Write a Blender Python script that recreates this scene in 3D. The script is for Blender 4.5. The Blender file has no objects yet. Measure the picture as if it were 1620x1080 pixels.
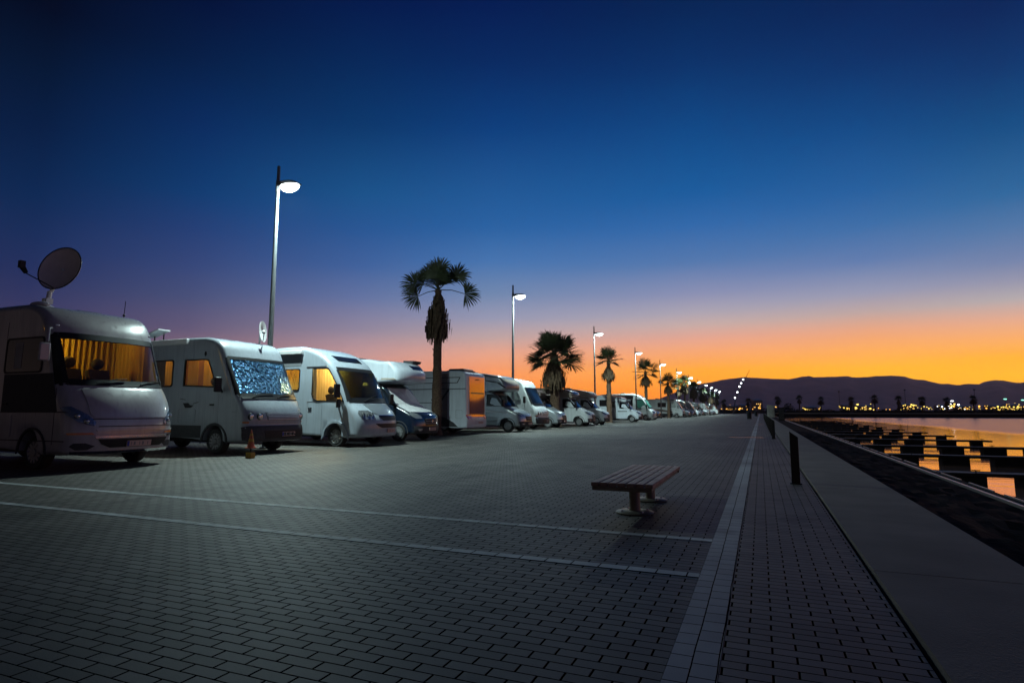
import bpy, math, random
from mathutils import Vector, Matrix, geometry
R = math.radians
scn = bpy.context.scene
COL = scn.collection
rnd = random.Random(7)

# ------------------------------------------------------------------ camera
F_PX, W_PX = 925.0, 1620.0
PHI = math.atan(110 / F_PX); TH = math.atan(393 * math.cos(PHI) / F_PX)
CAM_H = 1.15
cam_d = bpy.data.cameras.new("camera"); cam = bpy.data.objects.new("camera", cam_d); COL.objects.link(cam)
cam.location = (0, 0, CAM_H); cam.rotation_euler = (R(90) + PHI, 0, TH)
cam_d.sensor_width = 36; cam_d.lens = 36 * F_PX / W_PX; cam_d.clip_end = 20000; cam_d.clip_start = 0.1
scn.camera = cam
scn.render.resolution_x = 1024; scn.render.resolution_y = 682
scn.view_settings.view_transform = 'Standard'; scn.view_settings.look = 'None'
scn.view_settings.exposure = 0; scn.view_settings.gamma = 1
scn.cycles.use_denoising = True
scn.cycles.max_bounces = 6; scn.cycles.diffuse_bounces = 3; scn.cycles.glossy_bounces = 4
scn.cycles.transparent_max_bounces = 12; scn.cycles.volume_bounces = 0
scn.cycles.sample_clamp_indirect = 4.0; scn.cycles.caustics_reflective = False; scn.cycles.caustics_refractive = False

def lin(c):
    return tuple(((v / 255) / 12.92 if v / 255 <= .04045 else ((v / 255 + .055) / 1.055) ** 2.4) for v in c)

# ------------------------------------------------------------------ dusk sky (world)
world = bpy.data.worlds.new("World"); scn.world = world; world.use_nodes = True
nt = world.node_tree; N = nt.nodes; LK = nt.links; N.clear()
def mnode(op, a=None, b=None, c=None):
    n = N.new('ShaderNodeMath'); n.operation = op
    for i, v in enumerate((a, b, c)):
        if v is None: continue
        if isinstance(v, (int, float)): n.inputs[i].default_value = v
        else: LK.new(v, n.inputs[i])
    return n.outputs[0]
tc = N.new('ShaderNodeTexCoord'); sx = N.new('ShaderNodeSeparateXYZ'); LK.new(tc.outputs['Generated'], sx.inputs[0])
elev = mnode('MULTIPLY', mnode('ARCSINE', sx.outputs[2]), 180 / math.pi)
GLOW_AZ = 24.0     # bearing of the afterglow, degrees clockwise from +Y
azr = mnode('ARCTAN2', sx.outputs[0], sx.outputs[1])
azd = mnode('ABSOLUTE', mnode('SUBTRACT', mnode('MULTIPLY', azr, 180 / math.pi), GLOW_AZ))
azd = mnode('MINIMUM', azd, mnode('SUBTRACT', 360.0, azd))
SKY = {   # bearing from the glow: (picture column, [(picture row, sRGB)]) -> turned into elevations below
 6:  (1590, [(0,(0,42,90)),(100,(10,57,110)),(200,(29,79,133)),(300,(50,104,156)),(350,(82,119,166)),(400,(116,132,170)),(430,(148,149,172)),(460,(180,170,172)),(490,(225,171,145)),(520,(250,174,108)),(550,(255,178,62)),(580,(255,186,12)),(600,(255,178,0)),(648,(255,158,0))]),
 15: (1360, [(0,(0,41,88)),(100,(8,54,108)),(200,(25,75,135)),(300,(42,97,158)),(350,(64,111,167)),(400,(98,125,173)),(450,(152,154,178)),(480,(190,166,162)),(500,(222,167,140)),(520,(242,167,116)),(545,(255,176,88)),(570,(255,182,48)),(590,(255,176,14)),(648,(255,150,0))]),
 29: (1100, [(0,(0,38,85)),(100,(5,50,107)),(200,(19,71,134)),(300,(32,90,157)),(350,(54,106,169)),(400,(84,120,172)),(450,(138,144,178)),(480,(172,164,177)),(500,(200,172,166)),(520,(226,166,145)),(545,(249,168,110)),(570,(253,168,62)),(590,(255,162,20)),(648,(250,135,0))]),
 49: (780, [(0,(2,30,82)),(100,(3,42,98)),(200,(12,61,124)),(300,(36,86,149)),(350,(44,98,160)),(400,(71,116,173)),(450,(110,134,172)),(490,(150,152,176)),(520,(190,163,160)),(550,(234,163,130)),(575,(248,155,98)),(610,(246,138,60)),(648,(235,115,30))]),
 62: (570, [(0,(0,27,75)),(100,(0,40,90)),(200,(6,55,108)),(300,(29,80,137)),(350,(42,86,145)),(400,(64,97,153)),(450,(98,114,158)),(500,(142,132,153)),(540,(192,150,147)),(565,(212,148,132)),(610,(218,136,108)),(648,(200,105,70))]),
 76: (320, [(0,(0,20,57)),(100,(0,31,72)),(200,(2,43,95)),(300,(19,58,112)),(350,(38,63,115)),(400,(54,71,119)),(450,(72,80,118)),(500,(98,88,115)),(525,(122,98,114)),(580,(150,104,105)),(648,(140,90,85))]),
 87: (50, [(0,(0,13,33)),(100,(0,23,51)),(200,(3,30,66)),(300,(16,40,82)),(360,(28,46,88)),(400,(36,48,90)),(450,(50,54,92)),(500,(66,60,90)),(560,(88,68,88)),(648,(80,60,72))]),
}
def sky_elev(u, v):
    fw = Vector((-math.sin(TH) * math.cos(PHI), math.cos(TH) * math.cos(PHI), math.sin(PHI))); rt = Vector((math.cos(TH), math.sin(TH), 0)); up = rt.cross(fw)
    d = (fw + rt * ((u - 810) / F_PX) - up * ((v - 540) / F_PX)).normalized(); return math.degrees(math.asin(d.z))
RAMPS = {}
for k_, (u_, st_) in SKY.items():
    sh_ = 14 if k_ < 55 else 22
    l_ = [(sky_elev(u_, v_ + sh_ * max(0, min(1, (v_ - 250) / 150, (648 - v_) / 60))), (c_[0] * (.6 if v_ < 250 and k_ > 40 else 1), min(255, c_[1] * ((1.06 if v_ < 150 else 1.03 if v_ < 320 else 1.0) if k_ > 20 else 1)), c_[2])) for v_, c_ in reversed(st_)]
    RAMPS[k_] = [(-3, tuple(int(c * .3) for c in l_[0][1]))] + l_ + [(46, tuple(int(c * .6) for c in l_[-1][1])), (60, (3, 10, 22))]
RAMPS[130] = [(-3,(24,21,20)),(0,(88,74,70)),(8,(64,56,57)),(16,(34,33,38)),(28,(14,18,28)),(45,(8,11,18)),(60,(6,9,15))]
HAZE = 6e-5        # density of the air box built at the end; the sky behind it is set to what it must be before that air dims it
def behind_haze(el, c, k):
    path = min(9500., 690 / max(.01, math.sin(R(max(el, .1))))); T = math.exp(-HAZE * path); w = {6: 1, 15: 1, 29: 1, 49: .8, 62: .6, 76: .4, 87: .3, 130: .2}[k]
    return tuple(max(0., (v - (1 - T) * j * w) / T) for v, j in zip(lin(c), (.11, .08, .10)))
def ramp(stops, k):
    r = N.new('ShaderNodeValToRGB'); LK.new(mnode('DIVIDE', mnode('ADD', elev, 4.0), 64.0), r.inputs[0])
    e = r.color_ramp.elements
    r.color_ramp.interpolation = 'LINEAR'
    for i, (el, c) in enumerate(stops):
        q = e[i] if i < 2 else e.new(1.0)
        q.position = (el + 4) / 64; q.color = (*behind_haze(el, c, k), 1)
    return r.outputs[0]
prev = None; pk = None
for k, st in RAMPS.items():
    o = ramp(st, k)
    if prev is None: prev, pk = o, k; continue
    mr = N.new('ShaderNodeMapRange'); mr.interpolation_type = 'LINEAR'
    LK.new(azd, mr.inputs[0]); mr.inputs[1].default_value = pk; mr.inputs[2].default_value = k
    mx = N.new('ShaderNodeMix'); mx.data_type = 'RGBA'
    LK.new(mr.outputs[0], mx.inputs[0]); LK.new(prev, mx.inputs[6]); LK.new(o, mx.inputs[7])
    prev, pk = mx.outputs[2], k
bg = N.new('ShaderNodeBackground'); LK.new(prev, bg.inputs[0]); bg.inputs[1].default_value = 1.0
wo = N.new('ShaderNodeOutputWorld'); LK.new(bg.outputs[0], wo.inputs[0])

# ------------------------------------------------------------------ materials
MATS = {}
def mat(name, col, rough=.6, metal=0., emit=None, es=0., spec=.5, noise=0., nscale=8., bump=0., bscale=30., coat=0., srgb=True):
    if name in MATS: return MATS[name]
    m = bpy.data.materials.new(name); m.use_nodes = True; t = m.node_tree; b = t.nodes['Principled BSDF']
    c = col if not srgb else tuple(col)
    b.inputs['Base Color'].default_value = (*c, 1); b.inputs['Roughness'].default_value = rough
    b.inputs['Metallic'].default_value = metal; b.inputs['Specular IOR Level'].default_value = spec
    b.inputs['Coat Weight'].default_value = coat; b.inputs['Coat Roughness'].default_value = .08
    if emit: b.inputs['Emission Color'].default_value = (*emit, 1); b.inputs['Emission Strength'].default_value = es
    tcn = t.nodes.new('ShaderNodeTexCoord')
    if noise:
        n = t.nodes.new('ShaderNodeTexNoise'); n.inputs['Scale'].default_value = nscale; n.inputs['Detail'].default_value = 5
        t.links.new(tcn.outputs['Object'], n.inputs['Vector'])
        r = t.nodes.new('ShaderNodeValToRGB')
        r.color_ramp.elements[0].position = .3; r.color_ramp.elements[1].position = .72
        r.color_ramp.elements[0].color = (*[v * (1 - noise) for v in c], 1); r.color_ramp.elements[1].color = (*[min(1, v * (1 + noise)) for v in c], 1)
        t.links.new(n.outputs['Fac'], r.inputs[0]); t.links.new(r.outputs[0], b.inputs['Base Color'])
    if 'coachwork' in name:
        mpp = t.nodes.new('ShaderNodeMapping'); mpp.inputs['Scale'].default_value = (7, 7, .5); t.links.new(tcn.outputs['Object'], mpp.inputs[0])
        nd = t.nodes.new('ShaderNodeTexNoise'); nd.inputs['Scale'].default_value = 1.6; nd.inputs['Detail'].default_value = 6; t.links.new(mpp.outputs[0], nd.inputs['Vector'])
        rd = t.nodes.new('ShaderNodeMapRange'); rd.inputs[1].default_value = .45; rd.inputs[2].default_value = .75; rd.inputs[3].default_value = 0; rd.inputs[4].default_value = .3; t.links.new(nd.outputs['Fac'], rd.inputs[0])
        md = t.nodes.new('ShaderNodeMix'); md.data_type = 'RGBA'; t.links.new(rd.outputs[0], md.inputs[0]); md.inputs[7].default_value = (*[v * .45 for v in c], 1)
        if noise: t.links.new(r.outputs[0], md.inputs[6])
        else: md.inputs[6].default_value = (*c, 1)
        t.links.new(md.outputs[2], b.inputs['Base Color'])
        rg = t.nodes.new('ShaderNodeMapRange'); rg.inputs[1].default_value = .3; rg.inputs[2].default_value = .7; rg.inputs[3].default_value = rough * .8; rg.inputs[4].default_value = rough * 1.5; t.links.new(nd.outputs['Fac'], rg.inputs[0]); t.links.new(rg.outputs[0], b.inputs['Roughness'])
    if bump:
        n2 = t.nodes.new('ShaderNodeTexNoise'); n2.inputs['Scale'].default_value = bscale; n2.inputs['Detail'].default_value = 4
        t.links.new(tcn.outputs['Object'], n2.inputs['Vector'])
        bp = t.nodes.new('ShaderNodeBump'); bp.inputs['Strength'].default_value = bump; bp.inputs['Distance'].default_value = .02
        t.links.new(n2.outputs['Fac'], bp.inputs['Height']); t.links.new(bp.outputs[0], b.inputs['Normal'])
    MATS[name] = m; return m
def paver_mat(name, c1, c2, mortar, bw, rh, ms=.006, off=.5, rough=.62, swap=False, big=.3):
    m = bpy.data.materials.new(name); m.use_nodes = True; t = m.node_tree; b = t.nodes['Principled BSDF']
    tcn = t.nodes.new('ShaderNodeTexCoord'); br = t.nodes.new('ShaderNodeTexBrick')
    mp = t.nodes.new('ShaderNodeMapping')
    if swap: mp.inputs['Rotation'].default_value = (0, 0, R(90))
    else: mp.inputs['Scale'].default_value = (.66, 1, 1); bw *= .66
    # a slow wobble keeps the courses from being ruler straight
    nz = t.nodes.new('ShaderNodeTexNoise'); nz.inputs['Scale'].default_value = 2.2; nz.inputs['Detail'].default_value = 3
    t.links.new(tcn.outputs['Object'], nz.inputs['Vector'])
    sb = t.nodes.new('ShaderNodeVectorMath'); sb.operation = 'SUBTRACT'; sb.inputs[1].default_value = (.5, .5, .5); t.links.new(nz.outputs['Color'], sb.inputs[0])
    sc = t.nodes.new('ShaderNodeVectorMath'); sc.operation = 'SCALE'; sc.inputs['Scale'].default_value = .011; t.links.new(sb.outputs[0], sc.inputs[0])
    ad = t.nodes.new('ShaderNodeVectorMath'); t.links.new(tcn.outputs['Object'], ad.inputs[0]); t.links.new(sc.outputs[0], ad.inputs[1])
    t.links.new(ad.outputs[0], mp.inputs[0]); t.links.new(mp.outputs[0], br.inputs['Vector'])
    br.offset = off; br.inputs['Scale'].default_value = 1; br.inputs['Brick Width'].default_value = bw; br.inputs['Row Height'].default_value = rh
    br.inputs['Mortar Size'].default_value = ms; br.inputs['Mortar Smooth'].default_value = .35; br.inputs['Bias'].default_value = 0
    br.inputs['Color1'].default_value = (*c1, 1); br.inputs['Color2'].default_value = (*c2, 1); br.inputs['Mortar'].default_value = (*mortar, 1)
    n2 = t.nodes.new('ShaderNodeTexNoise'); n2.inputs['Scale'].default_value = big; n2.inputs['Detail'].default_value = 8; n2.inputs['Roughness'].default_value = .62
    t.links.new(tcn.outputs['Object'], n2.inputs['Vector'])
    rr = t.nodes.new('ShaderNodeMapRange'); rr.inputs[1].default_value = .3; rr.inputs[2].default_value = .7; rr.inputs[3].default_value = .5; rr.inputs[4].default_value = 1.4
    t.links.new(n2.outputs['Fac'], rr.inputs[0])
    ml = t.nodes.new('ShaderNodeVectorMath'); ml.operation = 'SCALE'; t.links.new(br.outputs['Color'], ml.inputs[0]); t.links.new(rr.outputs[0], ml.inputs['Scale'])
    ns = t.nodes.new('ShaderNodeTexNoise'); ns.inputs['Scale'].default_value = 1.1; ns.inputs['Detail'].default_value = 3; t.links.new(tcn.outputs['Object'], ns.inputs['Vector'])
    rs = t.nodes.new('ShaderNodeMapRange'); rs.inputs[1].default_value = .60; rs.inputs[2].default_value = .70; rs.inputs[3].default_value = 1; rs.inputs[4].default_value = .55; t.links.new(ns.outputs['Fac'], rs.inputs[0])
    mpt = t.nodes.new('ShaderNodeMapping'); mpt.inputs['Scale'].default_value = (2.6, .07, 1); mpt.inputs['Rotation'].default_value = (0, 0, R(4)); t.links.new(tcn.outputs['Object'], mpt.inputs[0])
    ntr = t.nodes.new('ShaderNodeTexNoise'); ntr.inputs['Scale'].default_value = 1; ntr.inputs['Detail'].default_value = 4; t.links.new(mpt.outputs[0], ntr.inputs['Vector'])
    rt_ = t.nodes.new('ShaderNodeMapRange'); rt_.inputs[1].default_value = .3; rt_.inputs[2].default_value = .7; rt_.inputs[3].default_value = .78; rt_.inputs[4].default_value = 1.22; t.links.new(ntr.outputs['Fac'], rt_.inputs[0])
    mm_ = t.nodes.new('ShaderNodeMath'); mm_.operation = 'MULTIPLY'; t.links.new(rs.outputs[0], mm_.inputs[0]); t.links.new(rt_.outputs[0], mm_.inputs[1])
    ml2 = t.nodes.new('ShaderNodeVectorMath'); ml2.operation = 'SCALE'; t.links.new(ml.outputs[0], ml2.inputs[0]); t.links.new(mm_.outputs[0], ml2.inputs['Scale'])
    t.links.new(ml2.outputs[0], b.inputs['Base Color'])
    b.inputs['Roughness'].default_value = rough
    n3 = t.nodes.new('ShaderNodeTexNoise'); n3.inputs['Scale'].default_value = 90; n3.inputs['Detail'].default_value = 3; t.links.new(tcn.outputs['Object'], n3.inputs['Vector'])
    iv = t.nodes.new('ShaderNodeMath'); iv.operation = 'MULTIPLY_ADD'; iv.inputs[1].default_value = -1.; iv.inputs[2].default_value = 1; t.links.new(br.outputs['Fac'], iv.inputs[0])
    sv = t.nodes.new('ShaderNodeMath'); sv.operation = 'MULTIPLY'; sv.inputs[1].default_value = .5; t.links.new(iv.outputs[0], sv.inputs[0]); t.links.new(sv.outputs[0], b.inputs['Specular IOR Level'])
    a2 = t.nodes.new('ShaderNodeMath'); a2.operation = 'MULTIPLY_ADD'; a2.inputs[1].default_value = .22; t.links.new(n3.outputs['Fac'], a2.inputs[0]); t.links.new(iv.outputs[0], a2.inputs[2])
    bp = t.nodes.new('ShaderNodeBump'); bp.inputs['Strength'].default_value = .8; bp.inputs['Distance'].default_value = .006
    t.links.new(a2.outputs[0], bp.inputs['Height']); t.links.new(bp.outputs[0], b.inputs['Normal'])
    return m
def glass_mat(name, tint, gl=.5, rough=.03):
    m = bpy.data.materials.new(name); m.use_nodes = True; t = m.node_tree; t.nodes.remove(t.nodes['Principled BSDF'])
    o = t.nodes['Material Output']; tr = t.nodes.new('ShaderNodeBsdfTransparent'); tr.inputs[0].default_value = (*tint, 1)
    g = t.nodes.new('ShaderNodeBsdfGlossy'); g.inputs['Roughness'].default_value = rough; g.inputs[0].default_value = (1, 1, 1, 1)
    lw = t.nodes.new('ShaderNodeLayerWeight'); lw.inputs[0].default_value = .5
    pw = t.nodes.new('ShaderNodeMath'); pw.operation = 'POWER'; pw.inputs[1].default_value = 4.; t.links.new(lw.outputs['Facing'], pw.inputs[0])
    fr = t.nodes.new('ShaderNodeMath'); fr.operation = 'MULTIPLY_ADD'; fr.inputs[1].default_value = .8; fr.inputs[2].default_value = .035; t.links.new(pw.outputs[0], fr.inputs[0])
    mx = t.nodes.new('ShaderNodeMixShader'); t.links.new(fr.outputs[0], mx.inputs[0]); t.links.new(tr.outputs[0], mx.inputs[1]); t.links.new(g.outputs[0], mx.inputs[2])
    t.links.new(mx.outputs[0], o.inputs[0]); return m
def curtain_mat(name, c):
    m = bpy.data.materials.new(name); m.use_nodes = True; t = m.node_tree; t.nodes.remove(t.nodes['Principled BSDF'])
    o = t.nodes['Material Output']; d = t.nodes.new('ShaderNodeBsdfDiffuse'); tl = t.nodes.new('ShaderNodeBsdfTranslucent')
    d.inputs[0].default_value = (*c, 1); tl.inputs[0].default_value = (*c, 1)
    mx = t.nodes.new('ShaderNodeMixShader'); mx.inputs[0].default_value = .5
    t.links.new(d.outputs[0], mx.inputs[1]); t.links.new(tl.outputs[0], mx.inputs[2]); t.links.new(mx.outputs[0], o.inputs[0]); return m
def foil_mat(name, c):
    m = bpy.data.materials.new(name); m.use_nodes = True; t = m.node_tree; b = t.nodes['Principled BSDF']
    b.inputs['Base Color'].default_value = (*c, 1); b.inputs['Metallic'].default_value = 1; b.inputs['Roughness'].default_value = .22
    tcn = t.nodes.new('ShaderNodeTexCoord'); v = t.nodes.new('ShaderNodeTexVoronoi'); v.inputs['Scale'].default_value = 11; t.links.new(tcn.outputs['Object'], v.inputs[0])
    n = t.nodes.new('ShaderNodeTexNoise'); n.inputs['Scale'].default_value = 9; n.inputs['Detail'].default_value = 6; t.links.new(tcn.outputs['Object'], n.inputs['Vector'])
    ad = t.nodes.new('ShaderNodeMath'); ad.operation = 'ADD'; t.links.new(v.outputs['Distance'], ad.inputs[0]); t.links.new(n.outputs['Fac'], ad.inputs[1])
    bp = t.nodes.new('ShaderNodeBump'); bp.inputs['Strength'].default_value = 1; bp.inputs['Distance'].default_value = .3
    t.links.new(ad.outputs[0], bp.inputs['Height']); t.links.new(bp.outputs[0], b.inputs['Normal']); return m

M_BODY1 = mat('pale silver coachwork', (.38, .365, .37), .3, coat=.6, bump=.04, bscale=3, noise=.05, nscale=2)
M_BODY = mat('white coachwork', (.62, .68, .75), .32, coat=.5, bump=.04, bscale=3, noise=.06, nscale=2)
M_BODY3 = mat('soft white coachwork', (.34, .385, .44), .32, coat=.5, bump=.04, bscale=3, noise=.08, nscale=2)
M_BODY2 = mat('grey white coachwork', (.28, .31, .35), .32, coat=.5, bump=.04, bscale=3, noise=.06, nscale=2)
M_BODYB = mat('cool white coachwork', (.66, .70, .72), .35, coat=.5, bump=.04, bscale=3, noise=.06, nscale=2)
M_BEIGE = mat('beige coachwork', (.42, .36, .30), .35, coat=.4, noise=.06)
M_BROWN = mat('taupe coachwork', (.17, .14, .13), .35, coat=.4, noise=.06)
M_NAVY = mat('navy paint', (.006, .012, .026), .2, coat=1, noise=.08)
M_SILVER = mat('silver paint', (.32, .35, .38), .28, metal=.5, coat=.8, noise=.05)
M_REAR = mat('glossy sunset-tinted panel', (.50, .27, .20), .07, metal=.7)  # orange of the reflected afterglow is put into the base colour
M_TRIM = mat('dark grey plastic', (.045, .045, .05), .6, spec=.3, noise=.2, nscale=20)
M_BLACK = mat('black plastic', (.012, .012, .014), .5, spec=.25)
M_RUB = mat('tyre rubber', (.018, .018, .019), .8, noise=.3, nscale=30, bump=.3)
M_ALU = mat('wheel alloy', (.42, .42, .43), .35, metal=.85, noise=.1)
M_STEEL = mat('steel wheel cover', (.28, .28, .29), .45, metal=.5, noise=.15)
M_CHROME = mat('chrome', (.75, .75, .77), .12, metal=1)
M_WGLASS = mat('tinted windscreen', (.006, .008, .011), .05, spec=.5)
M_GREENCOVER = mat('green screen cover', (.05, .20, .16), .5, noise=.2, nscale=8, bump=.3)
M_COVER = mat('grey quilted cover', (.55, .55, .56), .6, noise=.15, nscale=5, bump=.6, bscale=4)
M_FOIL = foil_mat('quilted silver foil', (.15, .36, .62))
M_GLS = glass_mat('clear glass', (.85, .87, .86))
M_GLD = glass_mat('smoked glass', (.26, .32, .29))
M_CURT = curtain_mat('amber curtain cloth', (.85, .60, .14))
M_CURTW = curtain_mat('cream curtain cloth', (.85, .68, .38))
M_BLIND = mat('pale window blind', (.42, .40, .36), .7, noise=.2, nscale=3)
M_SEAT = mat('seat upholstery', (.05, .035, .03), .8, noise=.3)
M_WOODI = mat('interior wood', (.30, .15, .06), .45, noise=.3, nscale=4)
M_HEADL = mat('headlamp lens', (.10, .16, .26), .08, metal=.5, spec=.9, coat=1, bump=.7, bscale=26)
M_HEADC = mat('clear headlamp lens', (.42, .44, .46), .1, metal=.7, coat=1, bump=.5, bscale=30)
M_AMB = mat('amber lens', (.55, .16, .03), .2, coat=1)
M_RED = mat('red lens', (.45, .015, .02), .12, coat=1, spec=.8)
M_PLATE = mat('number plate', (.55, .38, .33), .45)
M_PBLUE = mat('plate blue band', (.01, .03, .3), .4)
M_DKPRINT = mat('black print', (.01, .01, .012), .5)
M_GREY = mat('grey print', (.20, .21, .23), .5)
M_ROOFV = mat('roof vent plastic', (.06, .06, .065), .4)
M_WHITEP = mat('white plastic', (.65, .65, .66), .4)
M_DISH = mat('dish paint', (.80, .70, .66), .4, noise=.05)
M_POLE = mat('galvanised pole', (.15, .16, .17), .42, metal=.5, noise=.12, nscale=12)
M_LAMPH = mat('lamp housing', (.12, .12, .13), .4, metal=.4)
M_LED = mat('lamp diffuser', (.9, .95, 1), .3, emit=(.86, 1, .97), es=12)
M_BARK = mat('palm bark', (.11, .065, .04), .9, noise=.5, nscale=14, bump=1, bscale=18)
M_SKIRT = mat('dead palm fronds', (.095, .06, .032), .85, noise=.65, nscale=9)
M_LEAF = mat('palm leaf', (.045, .06, .02), .55, noise=.45, nscale=3)
M_CONC = mat('quay concrete', (.170, .150, .138), .8, noise=.22, nscale=1.3, bump=.25, bscale=60)
M_CONCP = mat('pale concrete', (.5, .5, .47), .8, noise=.2, nscale=3)
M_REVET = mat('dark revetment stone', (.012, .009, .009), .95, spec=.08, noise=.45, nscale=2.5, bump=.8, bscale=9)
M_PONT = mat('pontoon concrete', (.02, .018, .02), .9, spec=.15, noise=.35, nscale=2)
M_PONTT = mat('pontoon deck', (.26, .23, .25), .75, noise=.25, nscale=4)
M_WOOD = mat('weathered red timber', (.34, .235, .20), .6, noise=.4, nscale=7, bump=.4, bscale=40)
M_CASTM = mat('bench steel', (.20, .18, .15), .5, metal=.5, noise=.2)
M_BOLL = mat('black bollard paint', (.008, .008, .009), .45, noise=.2)
M_BUSH = mat('shrub leaves', (.02, .028, .012), .8, noise=.5, nscale=2)
M_HILL = mat('hill ground', (.34, .2, .22), .95, noise=.3, nscale=.004)
M_EARTH = mat('dark earth', (.05, .045, .04), .95, noise=.4, nscale=.05)
M_ORANGE = mat('orange plastic', (.42, .08, .025), .5, noise=.15)
M_YELL = mat('yellow painted block', (.42, .26, .03), .7, noise=.35, nscale=30)
M_WHITEB = mat('white band', (.75, .72, .66), .5)
M_INDUS = mat('industrial cladding', (.16, .13, .11), .7, noise=.2, nscale=.2)
M_SODIUM = mat('sodium lamp', (1, .7, .3), .4, emit=(1, .46, .07), es=2.4)
M_SODY = mat('yellow lamp', (1, .8, .3), .4, emit=(1, .68, .12), es=2.2)
M_WLAMP = mat('white lamp', (1, 1, 1), .4, emit=(.9, .95, 1), es=6)
M_GLAMP = mat('green lamp', (.3, 1, .6), .4, emit=(.25, .9, .6), es=3)
M_LITWIN = mat('lit windows', (1, .7, .3), .4, emit=(1, .55, .14), es=1.6)
M_DRAIN = mat('polished drain steel', (.55, .5, .47), .22, metal=1)
M_RINGW = mat('light steel strip', (.4, .37, .38), .35, metal=.6)

# water: the sunset's orange reflection is put into base colour and specular tint
mw = bpy.data.materials.new('sunset-tinted calm water'); mw.use_nodes = True; t = mw.node_tree; b = t.nodes['Principled BSDF']
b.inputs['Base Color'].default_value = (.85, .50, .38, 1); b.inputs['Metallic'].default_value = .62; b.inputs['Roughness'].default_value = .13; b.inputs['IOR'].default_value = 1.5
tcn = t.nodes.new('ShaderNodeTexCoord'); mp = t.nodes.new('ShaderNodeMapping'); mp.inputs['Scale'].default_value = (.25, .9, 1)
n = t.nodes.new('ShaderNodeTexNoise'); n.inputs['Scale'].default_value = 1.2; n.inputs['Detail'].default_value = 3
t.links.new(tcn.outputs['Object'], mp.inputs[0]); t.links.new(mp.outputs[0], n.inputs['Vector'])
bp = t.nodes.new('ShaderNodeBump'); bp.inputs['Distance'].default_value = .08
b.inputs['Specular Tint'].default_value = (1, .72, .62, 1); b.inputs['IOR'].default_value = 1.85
sp = t.nodes.new('ShaderNodeSeparateXYZ'); t.links.new(tcn.outputs['Object'], sp.inputs[0])
n2 = t.nodes.new('ShaderNodeTexNoise'); n2.inputs['Scale'].default_value = .03; n2.inputs['Detail'].default_value = 5; t.links.new(tcn.outputs['Object'], n2.inputs['Vector'])
m1 = t.nodes.new('ShaderNodeMath'); m1.operation = 'MULTIPLY_ADD'; m1.inputs[1].default_value = -.9; t.links.new(sp.outputs[0], m1.inputs[0]); m1.inputs[2].default_value = 0
m1.inputs[1].default_value = 1.0
m2 = t.nodes.new('ShaderNodeMath'); m2.operation = 'MULTIPLY_ADD'; m2.inputs[1].default_value = 14; t.links.new(n2.outputs['Fac'], m2.inputs[0]); t.links.new(m1.outputs[0], m2.inputs[2])
rf = t.nodes.new('ShaderNodeMapRange'); rf.interpolation_type = 'SMOOTHSTEP'; rf.inputs[1].default_value = 31; rf.inputs[2].default_value = 38; rf.inputs[3].default_value = .08; rf.inputs[4].default_value = .26
t.links.new(m2.outputs[0], rf.inputs[0]); t.links.new(rf.outputs[0], b.inputs['Roughness'])
bs = t.nodes.new('ShaderNodeMapRange'); bs.interpolation_type = 'SMOOTHSTEP'; bs.inputs[1].default_value = 31; bs.inputs[2].default_value = 38; bs.inputs[3].default_value = .2; bs.inputs[4].default_value = .6
t.links.new(m2.outputs[0], bs.inputs[0]); t.links.new(bs.outputs[0], bp.inputs['Strength'])
t.links.new(n.outputs['Fac'], bp.inputs['Height']); t.links.new(bp.outputs[0], b.inputs['Normal'])
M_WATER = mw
M_PLAZA = paver_mat('plaza pavers', (.106, .095, .085), (.056, .050, .045), (.001, .001, .001), .212, .082, .0046)
M_PROM = paver_mat('promenade pavers', (.135, .114, .102), (.078, .066, .06), (.001, .001, .001), .212, .082, .0046)
M_STRIP = paver_mat('kerb slabs', (.30, .31, .33), (.24, .25, .27), (.004, .004, .004), .147, .1145, .004, swap=True)
M_LINE = paver_mat('white line pavers', (.50, .52, .52), (.38, .40, .40), (.02, .02, .02), .212, .11, .004)

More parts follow.
